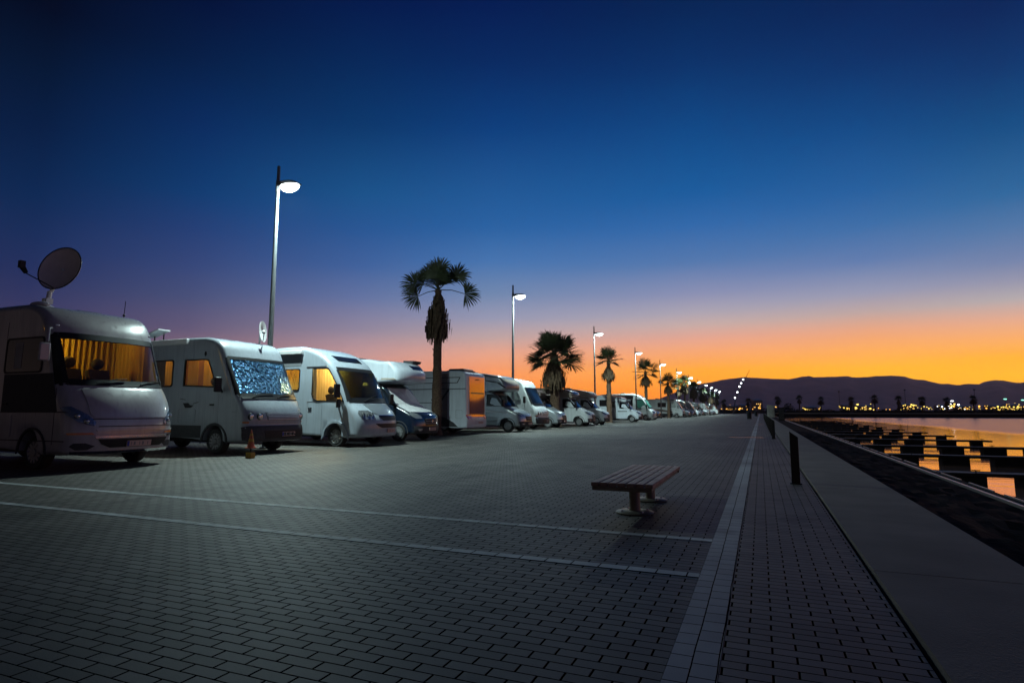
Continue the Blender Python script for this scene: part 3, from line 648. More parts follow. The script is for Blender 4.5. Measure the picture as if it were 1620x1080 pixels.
# ---- 1: large silver integrated motorhome
def motorhome_silver():
    L, w = 7.4, 2.25; xc = -12.15 + .2; yc = 7.1 + w / 2
    root = thing('motorhome', 'nearest motorhome, silver-grey, with amber curtains behind a wide windscreen', 'motorhome', (xc, yc, 0), 0, GRP)
    xa = -1.35; xr = -L + 2.0
    bottom = [(-L, .42)] + arch(xr, .42, .42) + [(xa - 1.4, .40), (xa - .9, .38)] + arch(xa, .43, .36) + [(xa + .6, .3)]
    front = [(-.42, .29), (-.1, .32), (-.02, .45), (0, .66), (-.02, .9), (-.07, 1.12), (-.16, 1.35), (-.30, 1.55), (-.42, 1.68), (-.56, 1.95), (-.70, 2.25), (-.86, 2.58), (-.94, 2.74), (-1.05, 2.93), (-1.25, 3.14), (-1.55, 3.29), (-1.95, 3.37)]
    roof = [(-2.6, 3.38), (-4, 3.38), (-6, 3.38), (-L + .3, 3.36), (-L + .1, 3.28), (-L, 3.1), (-L, 2), (-L, 1)]
    B = Body(bottom, front, roof, w, r=.13, bulge=.38, p=3.2, xs=-2.2, th=.02, H=3.4)
    hw = w / 2
    holes = []
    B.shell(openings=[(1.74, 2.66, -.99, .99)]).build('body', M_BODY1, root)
    base_wheels(root, hw, xa, xr)
    # windscreen with black surround
    ws = MB()
    for rows in ([(1.66, -1.07, 1.07), (1.78, -1.08, 1.08)], [(2.62, -1.07, 1.07), (2.74, -1.05, 1.05)], [(1.7, -1.105, -.95), (2.7, -1.085, -.97)], [(1.7, .98, 1.105), (2.7, .98, 1.085)]):
        B.patch(rows, .012, .03, 14, ws)
    wsf = ws.build('windscreen_frame', M_BLACK, root)
    B.patch([(1.72, -1.0, 1.0), (2.68, -1.0, 1.0)], .004, .006, 20).build('windscreen', M_GLS, wsf)
    for y0 in (-.55, .35):
        MB().tube([B.S(1.7, y0, .03), B.S(1.78, y0 + .35, .04), B.S(1.8, y0 + .62, .04)], .012, 6).build('wiper', M_BLACK, wsf)
    # cabin: dashboard, seats, curtains and a warm lamp
    cab = MB().box(-1.25, -.62, -1.0, 1.0, 1.45, 1.72).build('dashboard', M_SEAT, root, bevel=.04)
    for sy in (-.38, .22): q = MB(); seat(q, -1.35, sy, 1.16, w=.22); q.build('cab_seat', M_SEAT, root)
    pleats((-2.3, -1.05), (-2.3, 1.05), 1.2, 2.8, .06, .13, seed=1).build('curtain', M_CURT, root, smooth=180)
    pleats((-1.3, .98), (-2.35, 1.0), 1.45, 2.8, .05, .12, seed=2).build('curtain', M_CURT, root, smooth=180)
    MB().box(-2.5, -1.3, -1.0, 1.0, 2.86, 2.9).build('cab_ceiling', M_WOODI, root)
    warm_light(root, (-1.85, -.72, 2.62), 26, (1, .66, .11)); warm_light(root, (-1.6, .6, 2.7), 1.5, (1, .6, .2))
    # lower front: bonnet crease, headlamps, bumper slot, spots
    B.patch([(1.02, -.72, .8), (1.1, -.78, .84), (1.58, -.82, .82)], .012, .014, 18).build('bonnet_panel', M_BODY1, root)
    B.patch([(.985, -.74, .82), (1.0, -.75, .83)], .012, .01, 16).build('bonnet_gap', M_BLACK, root)
    for sg in (-1, 1):
        a, b_ = (-1.1, -.70) if sg < 0 else (.72, 1.1)
        rows = [(.86, *( (-.76, -.72) if sg < 0 else (.74, .78))), (.93, *((-.95, -.70) if sg < 0 else (.72, .97))), (1.08, *((-1.08, -.82) if sg < 0 else (.84, 1.08))), (1.24, *((-1.115, -1.02) if sg < 0 else (1.02, 1.115)))]
        h = B.patch(rows, .018, .03, 10).build('headlamp', M_HEADL, root)
        for k, (hz, hy) in enumerate(((.95, .84), (1.05, .96))):
            p = B.S(hz, sg * hy, .012); MB().ball(p, .055, .055, .055).build('lamp_bulb', M_HEADC, h)
        B.patch([(.69, *((-1.07, -.72) if sg < 0 else (.72, 1.07))), (.73, *((-1.08, -.76) if sg < 0 else (.76, 1.08)))], .014, .02, 10).build('indicator', M_AMB, root)
        B.patch([(.40, *((-.96, -.8) if sg < 0 else (.8, .96))), (.47, *((-1.04, -.7) if sg < 0 else (.7, 1.04))), (.53, *((-1.0, -.84) if sg < 0 else (.84, 1.0)))], .012, .02, 8).build('fog_lamp', M_TRIM, root)
    B.patch([(.43, -.45, .62), (.5, -.6, .76), (.6, -.66, .84)], .01, .02, 16).build('air_intake', M_BLACK, root)
    B.patch([(.62, -.7, .98), (.665, -.72, 1.0)], .02, .03, 16).build('chrome_strip', M_CHROME, root)
    B.patch([(.75, -.68, 1.0), (.785, -.70, 1.02)], .02, .03, 16).build('bumper_lip', M_BODY1, root)
    B.patch([(.84, -.66, .98), (.855, -.66, .98)], .012, .02, 16).build('bumper_gap', M_BLACK, root)
    B.patch([(.33, -1.0, 1.08), (.375, -1.02, 1.08)], .016, .03, 16).build('bumper_trim', M_CHROME, root)
    plate(B, root, .5, .12)
    for sy in (-.98, .98): MB().ball(B.S(2.88, sy, .0), .02, .05, .02).build('marker_lamp', M_WHITEP, root)
    # near side: windows, dark lower band, locker and door joints
    w_ = window(B, root, rrect(-2.5, 1.95, -1.28, 2.62, .08)); B.side([(-2.2, 2.02), (-1.95, 2.02), (-1.95, 2.56), (-2.2, 2.56)], .009, .014).build('blind', M_BLIND, w_)
    for hx, hz in ((-2.35, 1.3), (-3.5, .85)): B.side(rrect(hx - .07, hz - .02, hx + .07, hz + .02, .015), -.003, .03).build('handle', M_BLACK, root)
    for sx_ in (-2.56, -.72, -4.9, -5.9): B.side([(sx_, .5), (sx_ + .012, .5), (sx_ + .012, 3.0 if sx_ < -2 else 1.6), (sx_, 3.0 if sx_ < -2 else 1.6)], -.003, .004).build('panel_seam', M_TRIM, root)
    B.side([(-2.5, 1.14), (-.64, 1.14), (-.86, 1.9), (-2.5, 1.9)], -.003, .006).build('cab_door', M_TRIM, root)
    window(B, root, rrect(-4.4, 1.95, -3.0, 2.6, .08))
    B.side(rrect(-3.6, .62, -2.1, 1.08, .05), -.003, .007).build('locker_door', M_BODY1, root)
    for z in (.56, 1.12): B.side([(-L + .1, z), (-.35, z), (-.35, z + .02), (-L + .1, z + .02)], -.003, .006).build('side_rail', M_TRIM, root)
    q = B.ring([(xa - .43 * math.cos(a), .36 + .43 * math.sin(a)) for a in [math.pi * k / 12 for k in range(13)]], .05, -.01, .025, closed=False); q.build('wheel_arch_trim', M_TRIM, root)
    mirror(root, B, -1.0, 2.05, True, M_BODY1, .9)
    roof_things(root, 3.36, L, w, ((-2.8, .5), (-4.5, 0)), (-1.75, .75))
    MB().ball((-2.05, -.85, 3.4), .28, .12, .06).build('roof_bulge', M_WHITEP, root)
    return root
motorhome_silver()
# satellite dish standing on its roof
def big_dish():
    root = thing('satellite_dish', 'big round satellite dish on the roof of the nearest silver motorhome', 'satellite dish', (-14.9, 8.0, 3.37))
    MB().tube([(0, 0, 0), (0, 0, .16)], [.16, .13], 16).tube([(0, 0, .12), (.02, .02, .5)], .05, 12).box(-.09, .09, -.07, .07, .2, .33).build('mount', M_WHITEP, root)
    n = Vector((.30, -.86, .22)).normalized(); c = Vector((.16, .1, 1.05))
    rot = n.to_track_quat('Z', 'Y').to_matrix()
    q = MB(); prof = [(.001, -.12), (.1, -.115), (.25, -.09), (.4, -.04), (.49, 0), (.5, .012), (.5, -.02), (.4, -.075), (.25, -.125), (.001, -.16)]
    for r_, h in prof:
        pass
    vs = []; N_ = 40
    for r_, h in prof:
        for k in range(N_):
            a = 2 * math.pi * k / N_; vs.append(c + rot @ Vector((r_ * math.cos(a), r_ * 1.06 * math.sin(a), h)))
    q.add(vs, [(i * N_ + k, i * N_ + (k + 1) % N_, (i + 1) * N_ + (k + 1) % N_, (i + 1) * N_ + k) for i in range(len(prof) - 1) for k in range(N_)])
    d = q.build('reflector', M_DISH, root, smooth=50)
    q = MB(); ring = [c + rot @ Vector((.5 * math.cos(2 * math.pi * k / 40), .53 * math.sin(2 * math.pi * k / 40), .004)) for k in range(41)]
    q.tube(ring, .013, 6, False).build('rim', M_BLACK, d)
    MB().ball(c + n * -.09, .035).build('hub', M_WHITEP, d)
    f = c + n * .66 + Vector((-.30, 0, -.40))
    q = MB().tube([f + Vector((-.02, 0, .02)), f + n * .12 + Vector((0, 0, .1))], [.045, .06], 10).obox(f + n * .13 + Vector((0, 0, .14)), (.05, 0, 0), (0, .05, 0), (0, 0, .08))
    q.tube([c + rot @ Vector((0, -.5, 0)) + Vector((0, 0, .0)), f], .012, 6)
    q.build('feed_horn', M_BLACK, root)
    MB().tube([(.02, .02, .45), c + n * -.16], .04, 10).build('bracket', M_WHITEP, root)
big_dish()

# ---- 2: white integrated motorhome with foil screen
def motorhome_boxy(name_label, near, xs_front, foil=True, detail=True, lit=True):
    L, w = 7.0, 2.25
    root = thing('motorhome', name_label, 'motorhome', (xs_front, near + w / 2, 0), 0, GRP)
    xa = -1.25; xr = -L + 1.9; hw = w / 2
    bottom = [(-L, .42)] + arch(xr, .41, .42) + [(xa - 1.6, .42), (xa - .9, .4)] + arch(xa, .42, .36) + [(xa + .55, .32)]
    front = [(-.3, .31), (-.06, .34), (0, .46), (-.01, .68), (-.05, .78), (-.05, .95), (-.12, 1.2), (-.25, 1.42), (-.36, 1.56), (-.5, 1.78), (-.68, 2.08), (-.86, 2.38), (-.98, 2.58), (-1.06, 2.74), (-1.18, 2.93), (-1.42, 3.1), (-1.8, 3.19)]
    roof = [(-2.4, 3.2), (-4, 3.2), (-L + .3, 3.2), (-L + .08, 3.12), (-L, 2.9), (-L, 1.6)]
    B = Body(bottom, front, roof, w, r=.12, bulge=.22, p=3.2, xs=-1.6, taper=.03, th=.015, H=3.2)
    hA = [(-2.50, 1.87), (-1.30, 1.82), (-1.42, 2.14), (-1.62, 2.53), (-1.8, 2.55), (-2.50, 2.55)]
    hB = rrect(-4.35, 1.86, -3.0, 2.56, .07)
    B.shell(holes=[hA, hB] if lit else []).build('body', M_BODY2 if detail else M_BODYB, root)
    base_wheels(root, hw, xa, xr)
    # glass and screen
    ws = MB()
    for rows in ([(1.52, -1.06, 1.06), (1.62, -1.06, 1.06)], [(2.56, -1.02, 1.02), (2.64, -1.02, 1.02)], [(1.6, -1.1, -1.0), (2.6, -1.07, -.99)], [(1.6, 1.0, 1.1), (2.6, .99, 1.07)]):
        B.patch(rows, .014, .02, 12, ws)
    wsf = ws.build('windscreen_frame', M_BLACK, root)
    B.patch([(1.6, -1.01, 1.01), (2.58, -1.0, 1.0)], .006, .008, 22).build('screen_cover' if foil else 'windscreen', M_FOIL if foil else M_WGLASS, wsf)
    for y0 in (-.75, .1):
        MB().tube([B.S(1.5, y0, .03), B.S(1.6, y0 + .3, .05), B.S(1.62, y0 + .75, .05)], .014, 6).build('wiper', M_BLACK, wsf)
    window(B, root, hA, lit, M_GLS, name='cab_window')
    if lit:
        window(B, root, hB, True, M_GLS)
        pleats((-1.35, -.35), (-2.7, -.35), 1.5, 2.9, .03, .12, seed=4).build('curtain', M_CURT, root, smooth=180)
        pleats((-2.15, -hw + .12), (-2.52, -hw + .12), 1.6, 2.75, .03, .08, seed=8).build('curtain', M_CURT, root, smooth=180)
        pleats((-2.95, -hw + .1), (-3.4, -hw + .1), 1.6, 2.75, .03, .09, seed=5).build('curtain', M_CURT, root, smooth=180)
        pleats((-4.1, -hw + .1), (-4.4, -hw + .1), 1.6, 2.75, .03, .09, seed=6).build('curtain', M_CURT, root, smooth=180)
        MB().box(-4.4, -2.9, .2, .25, 1.2, 3.0).build('inner_partition', M_WOODI, root)
        q = MB(); seat(q, -1.55, -.62, .95, w=.22); q.build('cab_seat', M_SEAT, root)
        warm_light(root, (-2.0, -.8, 2.85), 22, (1, .52, .12)); warm_light(root, (-3.6, -.5, 2.85), 14, (1, .5, .12))
    else:
        window(B, root, hB)
    # nose
    B.patch([(.36, -1.1, 1.1), (.5, -1.115, 1.115), (.75, -1.115, 1.115)], .022, .03, 18).build('bumper', M_TRIM, root)
    B.patch([(.42, -.55, .85), (.62, -.6, .9)], .03, .02, 10).build('air_intake', M_BLACK, root)
    g = B.patch([(.9, -.45, .78), (1.12, -.5, .8)], .014, .02, 10).build('grille', M_GREY, root)
    q = MB()
    for k in range(5): B.patch([(.92 + k * .042, -.44, .77), (.935 + k * .042, -.44, .77)], .024, .014, 8, q)
    q.build('grille_bars', M_BODY, g)
    for sg in (-1, 1):
        for yy_ in (.92, .68):
            if sg > 0 and yy_ < .8: yy_ = .9; continue
            p = B.S(1.0, sg * yy_, .0)
            h = MB().lathe([(.001, .03), (.05, .03), (.075, .02), (.085, .0), (.085, -.04)], p, 'x', 20).build('headlamp', M_HEADC, root)
            MB().lathe([(.085, .0), (.1, .012), (.105, -.02)], p, 'x', 20).build('headlamp_ring', M_BLACK, h)
        B.patch([(.83, *((-1.1, -.98) if sg < 0 else (.98, 1.1))), (.87, *((-1.1, -.98) if sg < 0 else (.98, 1.1)))], .012, .02, 4).build('indicator', M_AMB, root)
    q = MB(); B.patch([(1.47, -1.0, 1.0), (1.52, -1.02, 1.02)], .02, .03, 16, q); q.build('scuttle', M_BLACK, root)
    plate(B, root, .52, .28)
    # near side
    B.side([(-L + .05, .45), (-1.75, .43), (-1.75, .76), (-L + .05, .8)], -.003, .008).build('side_skirt', M_TRIM, root)
    for z in (1.12,): B.side([(-L + .05, z), (-.5, z), (-.5, z + .015), (-L + .05, z + .015)], -.003, .005).build('side_rail', M_GREY, root)
    B.ring(rrect(-2.65, .84, -2.0, 1.2, .05), .008, -.003, .006).build('locker_door', M_GREY, root)
    B.side([(-2.55, 1.35), (-2.2, 1.35), (-2.13, 1.27), (-2.42, 1.26)], -.003, .006).side if False else None
    lg = B.side([(-2.5, 1.37), (-2.28, 1.37), (-2.22, 1.31), (-2.1, 1.3), (-2.18, 1.24), (-2.4, 1.24)], -.003, .006)
    B.side([(-2.62, 1.5), (-2.4, 1.47), (-2.4, 1.455), (-2.62, 1.485)], -.003, .006, mb=lg); B.side([(-2.1, 1.36), (-1.9, 1.4), (-1.9, 1.385), (-2.1, 1.345)], -.003, .006, mb=lg)
    lg.build('side_logo', M_DKPRINT, root)
    for sx_, z1 in ((-2.62, 3.0), (-1.15, 1.6), (-4.7, 3.0)): B.side([(sx_, .82), (sx_ + .01, .82), (sx_ + .01, z1), (sx_, z1)], -.003, .004).build('panel_seam', M_GREY, root)
    B.side(rrect(-1.45, 1.3, -1.3, 1.34, .015), -.003, .025).build('handle', M_BLACK, root)
    B.ring([(xa - .42 * math.cos(a), .36 + .42 * math.sin(a)) for a in [math.pi * k / 12 for k in range(13)]], .07, -.01, .02, closed=False).build('wheel_arch_trim', M_TRIM, root)
    mirror(root, B, -1.0, 1.75, False)
    MB().box(-L + .5, -2.45, -hw - .06, -hw + .05, 3.02, 3.17).build('awning', M_WHITEP, root, bevel=.02)
    roof_things(root, 3.2, L, w, ((-3.3, .2), (-4.6, 0)), None)
    MB().ball((-1.75, -hw + .01, 2.72), .04, .02, .07).build('marker_lamp', M_BLACK, root)
    return root, B
motorhome_boxy('white boxy motorhome with crinkled silver-blue foil covering its windscreen', 11.5, -12.28)
def tilted_panel():
    root = thing('roof_panel', 'white tilted panel raised on the roof beside the silver motorhome', 'panel', (-16.9, 12.1, 3.2))
    MB().obox((0, 0, .3), (.34, 0, .09), (0, .2, 0), (-.003, 0, .018)).build('panel', M_WHITEP, root)
    MB().tube([(-.2, .1, 0), (-.2, .1, .27)], .02, 6).tube([(.2, .1, 0), (.2, .1, .31)], .02, 6).build('strut', M_BLACK, root)
tilted_panel()
def small_dish(loc, label, rz=0):
    root = thing('roof_dish', label, 'satellite dish', loc, rz)
    q = MB().lathe([(.001, -.05), (.12, -.04), (.25, 0), (.26, .0), (.25, -.02), (.12, -.06), (.001, -.07)], (0, 0, 0), 'x', 28)
    q.v = [(x * 1. - .12 * z, y * .8, z * 1.25 + .42) for x, y, z in q.v]
    q.build('reflector', M_WHITEP, root)
    MB().tube([(-.1, 0, 0), (-.1, 0, .3)], .025, 8).build('mount', M_WHITEP, root)
    MB().tube([(0, 0, .12), (.2, -.3, .1), (.3, -.45, .3)], .014, 6).ball((.3, -.47, .33), .05).build('feed_arm', M_WHITEP, root)
small_dish((-13.88, 13.35, 3.14), 'small pale satellite dish on the foil-screened motorhome roof, against the lamp post', R(15))

# ---- 3: white teardrop integrated motorhome
def motorhome_tear(label, near, xfront, lit=True, body=M_BODY, cover=None, name='motorhome'):
    L, w = 7.0, 2.25; hw = w / 2
    root = thing(name, label, 'motorhome', (xfront, near + w / 2, 0), 0, GRP)
    xa = -1.17; xr = -3.15 if False else -L + 1.9
    bottom = [(-L, .42)] + arch(xr, .41, .42) + [(-3.6, .4), (-2.9, .38)] + arch(xa, .43, .34) + [(xa + .55, .3)]
    front = [(-.3, .29), (-.05, .32), (0, .5), (-.01, .75), (-.07, .95), (-.2, 1.14), (-.38, 1.3), (-.52, 1.44), (-.66, 1.68), (-.86, 2.0), (-1.1, 2.33), (-1.32, 2.6), (-1.55, 2.82), (-1.9, 3.05), (-2.3, 3.22), (-2.75, 3.33)]
    roof = [(-3.3, 3.34), (-4.5, 3.3), (-L + .3, 3.26), (-L + .05, 3.1), (-L, 2.6), (-L, 1.4)]
    B = Body(bottom, front, roof, w, r=.14, bulge=.3, p=2.8, xs=-1.9, taper=.05, th=.03, H=3.4)
    hA = [(-2.16, 1.72), (-2.1, 1.57), (-1.95, 1.5), (-.92, 1.48), (-.98, 1.62), (-1.2, 2.05), (-1.45, 2.42), (-1.55, 2.54), (-2.16, 2.54)]
    hB = rrect(-3.75, 1.87, -2.75, 2.54, .07)
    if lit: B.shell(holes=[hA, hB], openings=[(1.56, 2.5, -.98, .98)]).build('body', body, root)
    else: B.shell().build('body', body, root)
    base_wheels(root, hw, xa, xr, True, M_ALU)
    ws = MB()
    for rows in ([(1.42, -1.04, 1.04), (1.58, -1.04, 1.04)], [(2.48, -.98, .98), (2.6, -.97, .97)], [(1.5, -1.08, -.95), (2.5, -1.02, -.94)], [(1.5, .95, 1.08), (2.5, .94, 1.02)]):
        B.patch(rows, .014, .025, 12, ws)
    wsf = ws.build('windscreen_frame', M_BLACK, root)
    B.patch([(1.5, -1.0, 1.0), (2.52, -.97, .97)], .008, .01, 20).build('windscreen', M_GLD if lit else (cover or M_WGLASS), wsf)
    MB().tube([B.S(1.44, -.5, .03), B.S(1.6, .0, .05), B.S(1.66, .35, .05)], .016, 6).build('wiper', M_BLACK, wsf)
    window(B, root, hA, lit, M_GLS if lit else (cover or M_WGLASS), name='cab_window'); 
    window(B, root, hB, lit, M_GLS if lit else M_WGLASS)
    if lit:
        pleats((-1.5, -.1), (-2.9, -.1), 1.35, 2.72, .055, .12, seed=11).build('curtain', M_CURTW, root, smooth=180)
        pleats((-2.7, -hw + .1), (-3.8, -hw + .1), 1.6, 2.8, .03, .1, seed=12).build('curtain', M_CURT, root, smooth=180)
        q = MB(); seat(q, -1.45, -.62, .82, w=.2); q.build('cab_seat', M_SEAT, root)
        MB().box(-1.3, -.72, -.95, .95, 1.2, 1.46).build('dashboard', M_SEAT, root, bevel=.05)
        warm_light(root, (-1.95, -.6, 2.66), 130, (1, .66, .22)); warm_light(root, (-3.2, -.2, 2.7), 35, (1, .56, .2))
        MB().lathe([(.001, .1), (.05, .1), (.1, 0)], (-1.3, .55, 2.05), 'z', 16).build('lamp_shade', M_SODY, root)
        pleats((-1.75, .96), (-2.6, .98), 1.4, 2.7, .03, .1, seed=13).build('curtain', M_CURTW, root, smooth=180)
    # nose: purple-tinted bonnet panel, kidney lamps, low intake
    B.patch([(1.0, -.25, .85), (1.08, -.45, .9), (1.38, -.62, .9)], .012, .014, 14).build('bonnet_panel', M_SILVER, root)
    gr = B.patch([(.84, -.08, .8), (.98, -.28, .86)], .016, .02, 10).build('grille', M_BLACK, root)
    B.patch([(.985, -.28, .86), (1.005, -.3, .86)], .026, .02, 10).build('chrome_strip', M_CHROME, gr)
    B.patch([(.6, -.2, .9), (.67, -.4, .95), (.74, -.52, .9)], .014, .02, 12).build('air_intake', M_BLACK, root)
    for sg in (-1, 1):
        rows = [(.88, *((-.9, -.62) if sg < 0 else (.86, 1.0))), (.96, *((-1.0, -.5) if sg < 0 else (.88, 1.06))), (1.08, *((-1.03, -.52) if sg < 0 else (.9, 1.08))), (1.16, *((-.98, -.66) if sg < 0 else (.92, 1.05)))]
        h = B.patch(rows, .02, .03, 12).build('headlamp', M_HEADC, root)
        if sg < 0:
            for yy_ in (-.92, -.75, -.6): MB().lathe([(.05, .02), (.065, .03), (.07, .0)], B.S(1.02, yy_, .015), 'x', 18).build('lamp_ring', M_BLACK, h)
    MB().ball(B.S(1.0, -1.07, .0) + Vector((-.12, 0, 0)), .06, .02, .03).build('indicator', M_AMB, root)
    plate(B, root, .5, .35, False)
    # side
    B.ring([(xa - .43 * math.cos(a), .34 + .43 * math.sin(a)) for a in [math.pi * k / 12 for k in range(13)]], .09, -.01, .04, closed=False).build('wheel_arch_trim', body, root)
    B.side([(-2.45, 2.6), (-1.62, 2.6), (-1.62, 2.63), (-2.45, 2.63)], -.003, .012).build('rain_strip', M_TRIM, root)
    B.side([(-3.62, 2.66), (-2.7, 2.66), (-2.7, 3.06), (-3.7, 3.06)], -.003, .006).build('roof_side_band', M_GREY, root)
    B.ring(rrect(-2.35, .4, -1.75, 1.46, .04), .006, -.003, .006).build('cab_door', M_GREY, root)
    B.side(rrect(-2.3, 1.22, -2.16, 1.26, .015), -.003, .025).build('handle', M_BLACK, root)
    B.side([(-3.7, 1.2), (-2.6, 1.2), (-2.6, 1.215), (-3.7, 1.215)], -.003, .004).build('side_rail', M_GREY, root)
    MB().ball((-2.95, -hw - .005, .92), .04, .02, .025).build('side_reflector', M_AMB, root)
    MB().box(-L + .5, -2.62, -hw - .07, -hw + .05, 3.06, 3.2).build('awning', M_WHITEP, root, bevel=.02)
    mirror(root, B, -1.0, 1.7, False, M_BLACK, 1.1); mirror(root, B, -1.0, 1.3, False, M_TRIM, .7)
    B.patch([(2.82, -.6, .7), (3.02, -.66, .74)], .01, .01, 10).build('roof_light', M_WGLASS, root)
    roof_things(root, 3.3, L, w, ((-4.2, .2),), None)
    return root
motorhome_tear('white teardrop-nosed motorhome with bright yellow curtains in its side window', 15.4, -11.55, body=M_BODY3)

# ---- semi-integrated and overcab motorhomes on a van cab
def cab_motorhome(label, near, xfront, L=6.8, H=3.1, tip=-.85, overcab=.55, box_m=M_BODY, cab_m=M_BODY, fair_m=None, cover=False, glass=None, detail=2, name='motorhome'):
    w = 2.25; hw = w / 2; cw = 2.04
    root = thing(name, label, 'motorhome', (xfront, near + w / 2, 0), 0, GRP)
    xa = -.93; xr = -L + 1.85
    bottom = [(-2.75, .36), (-1.7, .34)] + arch(xa, .41, .34) + [(-.42, .28)]
    front = [(-.25, .27), (-.05, .3), (0, .42), (-.0, .62), (-.03, .82), (-.1, .98), (-.24, 1.08), (-.45, 1.18), (-.75, 1.3), (-1.0, 1.42), (-1.2, 1.62), (-1.45, 1.88), (-1.68, 2.1), (-1.85, 2.2), (-2.1, 2.26)]
    roof = [(-2.5, 2.28), (-2.75, 2.28), (-2.75, 1.4)]
    C = Body(bottom, front, roof, cw, r=.12, bulge=.3, p=2.6, xs=-1.9, taper=.07, xt=-1.5, th=.1, zb=1.3, H=2.4)
    C.shell().build('cab', cab_m, root)
    bz = .36; t0 = tip
    bottom = [(-L, .42)] + arch(xr, .41, .42) + [(-2.9, bz), (-2.45, bz), (-2.4, .6), (-2.4, 1.6), (-2.36, 2.2), (-2.0, 2.22)]
    zt = 2.28
    front = [(-1.8, 2.23), (-1.2, 2.26), (t0 - .1, 2.29), (t0, 2.42), (t0 - .03, 2.3 + overcab * .55), (t0 - .2, 2.3 + overcab * .85), (t0 - .5, 2.3 + overcab * 1.15), (t0 - 1.0, H - .12), (t0 - 1.6, H - .02)]
    roof = [(t0 - 2.2, H), (-L + .6, H), (-L + .12, H - .06), (-L, H - .3), (-L, 1.6)]
    X = Body(bottom, front, roof, w, r=.13, bulge=.35, p=2.8, xs=-2.6, taper=.06, xt=-2.3, H=H)
    X.shell().build('living_box', box_m, root)
    if fair_m:
        X.patch([(2.36, -hw * .97, hw * .97), (2.3 + overcab * .9, -hw * .97, hw * .97)], .008, .012, 16).build('overcab_fairing', fair_m, root)
    base_wheels(root, hw - .08, xa, xr)
    gm = glass or M_WGLASS
    C.patch([(1.42, -.9, .9), (2.06, -.82, .82)], .008, .012, 16).build('windscreen', M_COVER if cover else gm, root)
    if cover:
        C.patch([(1.1, -.93, .93), (1.42, -.95, .95)], .02, .016, 14).build('screen_cover_flap', M_COVER, root)
    C.patch([(1.4, -.88, .88), (1.43, -.9, .9)], .014, .02, 12).build('scuttle', M_BLACK, root)
    window(C, root, [(-2.2, 1.46), (-1.1, 1.42), (-1.25, 1.6), (-1.62, 1.98), (-1.8, 2.06), (-2.2, 2.06)], pane_m=gm, name='cab_window')
    C.patch([(.3, -.9, .9), (.46, -.95, .95), (.58, -.97, .97)], .02, .03, 16).build('bumper', M_TRIM if detail else cab_m, root)
    g = C.patch([(.6, -.42, .42), (.86, -.5, .5)], .014, .02, 10).build('grille', M_BLACK, root)
    q = MB()
    for z in (.66, .75, .84): C.patch([(z, -.42, .42), (z + .018, -.42, .42)], .026, .015, 8, q)
    q.build('grille_bars', M_GREY, g)
    MB().lathe([(.001, .02), (.05, .02), (.06, 0)], C.S(.76, 0, .02), 'x', 18).build('badge', M_CHROME, g)
    for sg in (-1, 1):
        rows = [(.86, *((-.86, -.6) if sg < 0 else (.6, .86))), (.96, *((-.97, -.62) if sg < 0 else (.62, .97))), (1.08, *((-.98, -.8) if sg < 0 else (.8, .98)))]
        C.patch(rows, .016, .025, 8).build('headlamp', M_HEADC, root)
        C.patch([(.40, *((-.8, -.66) if sg < 0 else (.66, .8))), (.48, *((-.82, -.64) if sg < 0 else (.64, .82)))], .03, .02, 4).build('fog_lamp', M_HEADC, root)
    plate(C, root, .46, 0, False, off=.045)
    mirror(root, C, -1.15, 1.5, False)
    window(X, root, rrect(-4.3, 1.7, -3.2, 2.3, .07))
    X.side([(-L + .05, .5), (-2.5, .5), (-2.5, .53), (-L + .05, .53)], -.003, .006).build('side_rail', M_GREY, root)
    C.ring([(xa - .41 * math.cos(a), .34 + .41 * math.sin(a)) for a in [math.pi * k / 12 for k in range(13)]], .04, -.01, .02, closed=False).build('wheel_arch_trim', M_TRIM, root)
    roof_things(root, H, L, w, ((-3.6, 0),), None)
    return root, C, X
r4, C4, X4 = cab_motorhome('navy-cabbed motorhome with bulging white overcab and pale cover over its windscreen', 19.1, -11.95, H=3.22, tip=-.7, overcab=.68, box_m=M_BODY, cab_m=M_NAVY, cover=True)
X4.patch([(2.8, -.2, .75), (2.95, -.25, .75)], .012, .014, 8).build('overcab_window', M_WGLASS, r4)
X4.side([(-2.2, 2.36), (-1.0, 2.36), (-1.1, 2.42), (-2.2, 2.44)], -.003, .006).build('side_stripe', M_BEIGE, r4)
roof_v = MB().prism([(-1.6, 3.02), (-1.15, 3.1), (-1.1, 3.2), (-1.6, 3.22)], .3, .9).build('roof_vent', M_ROOFV, r4)

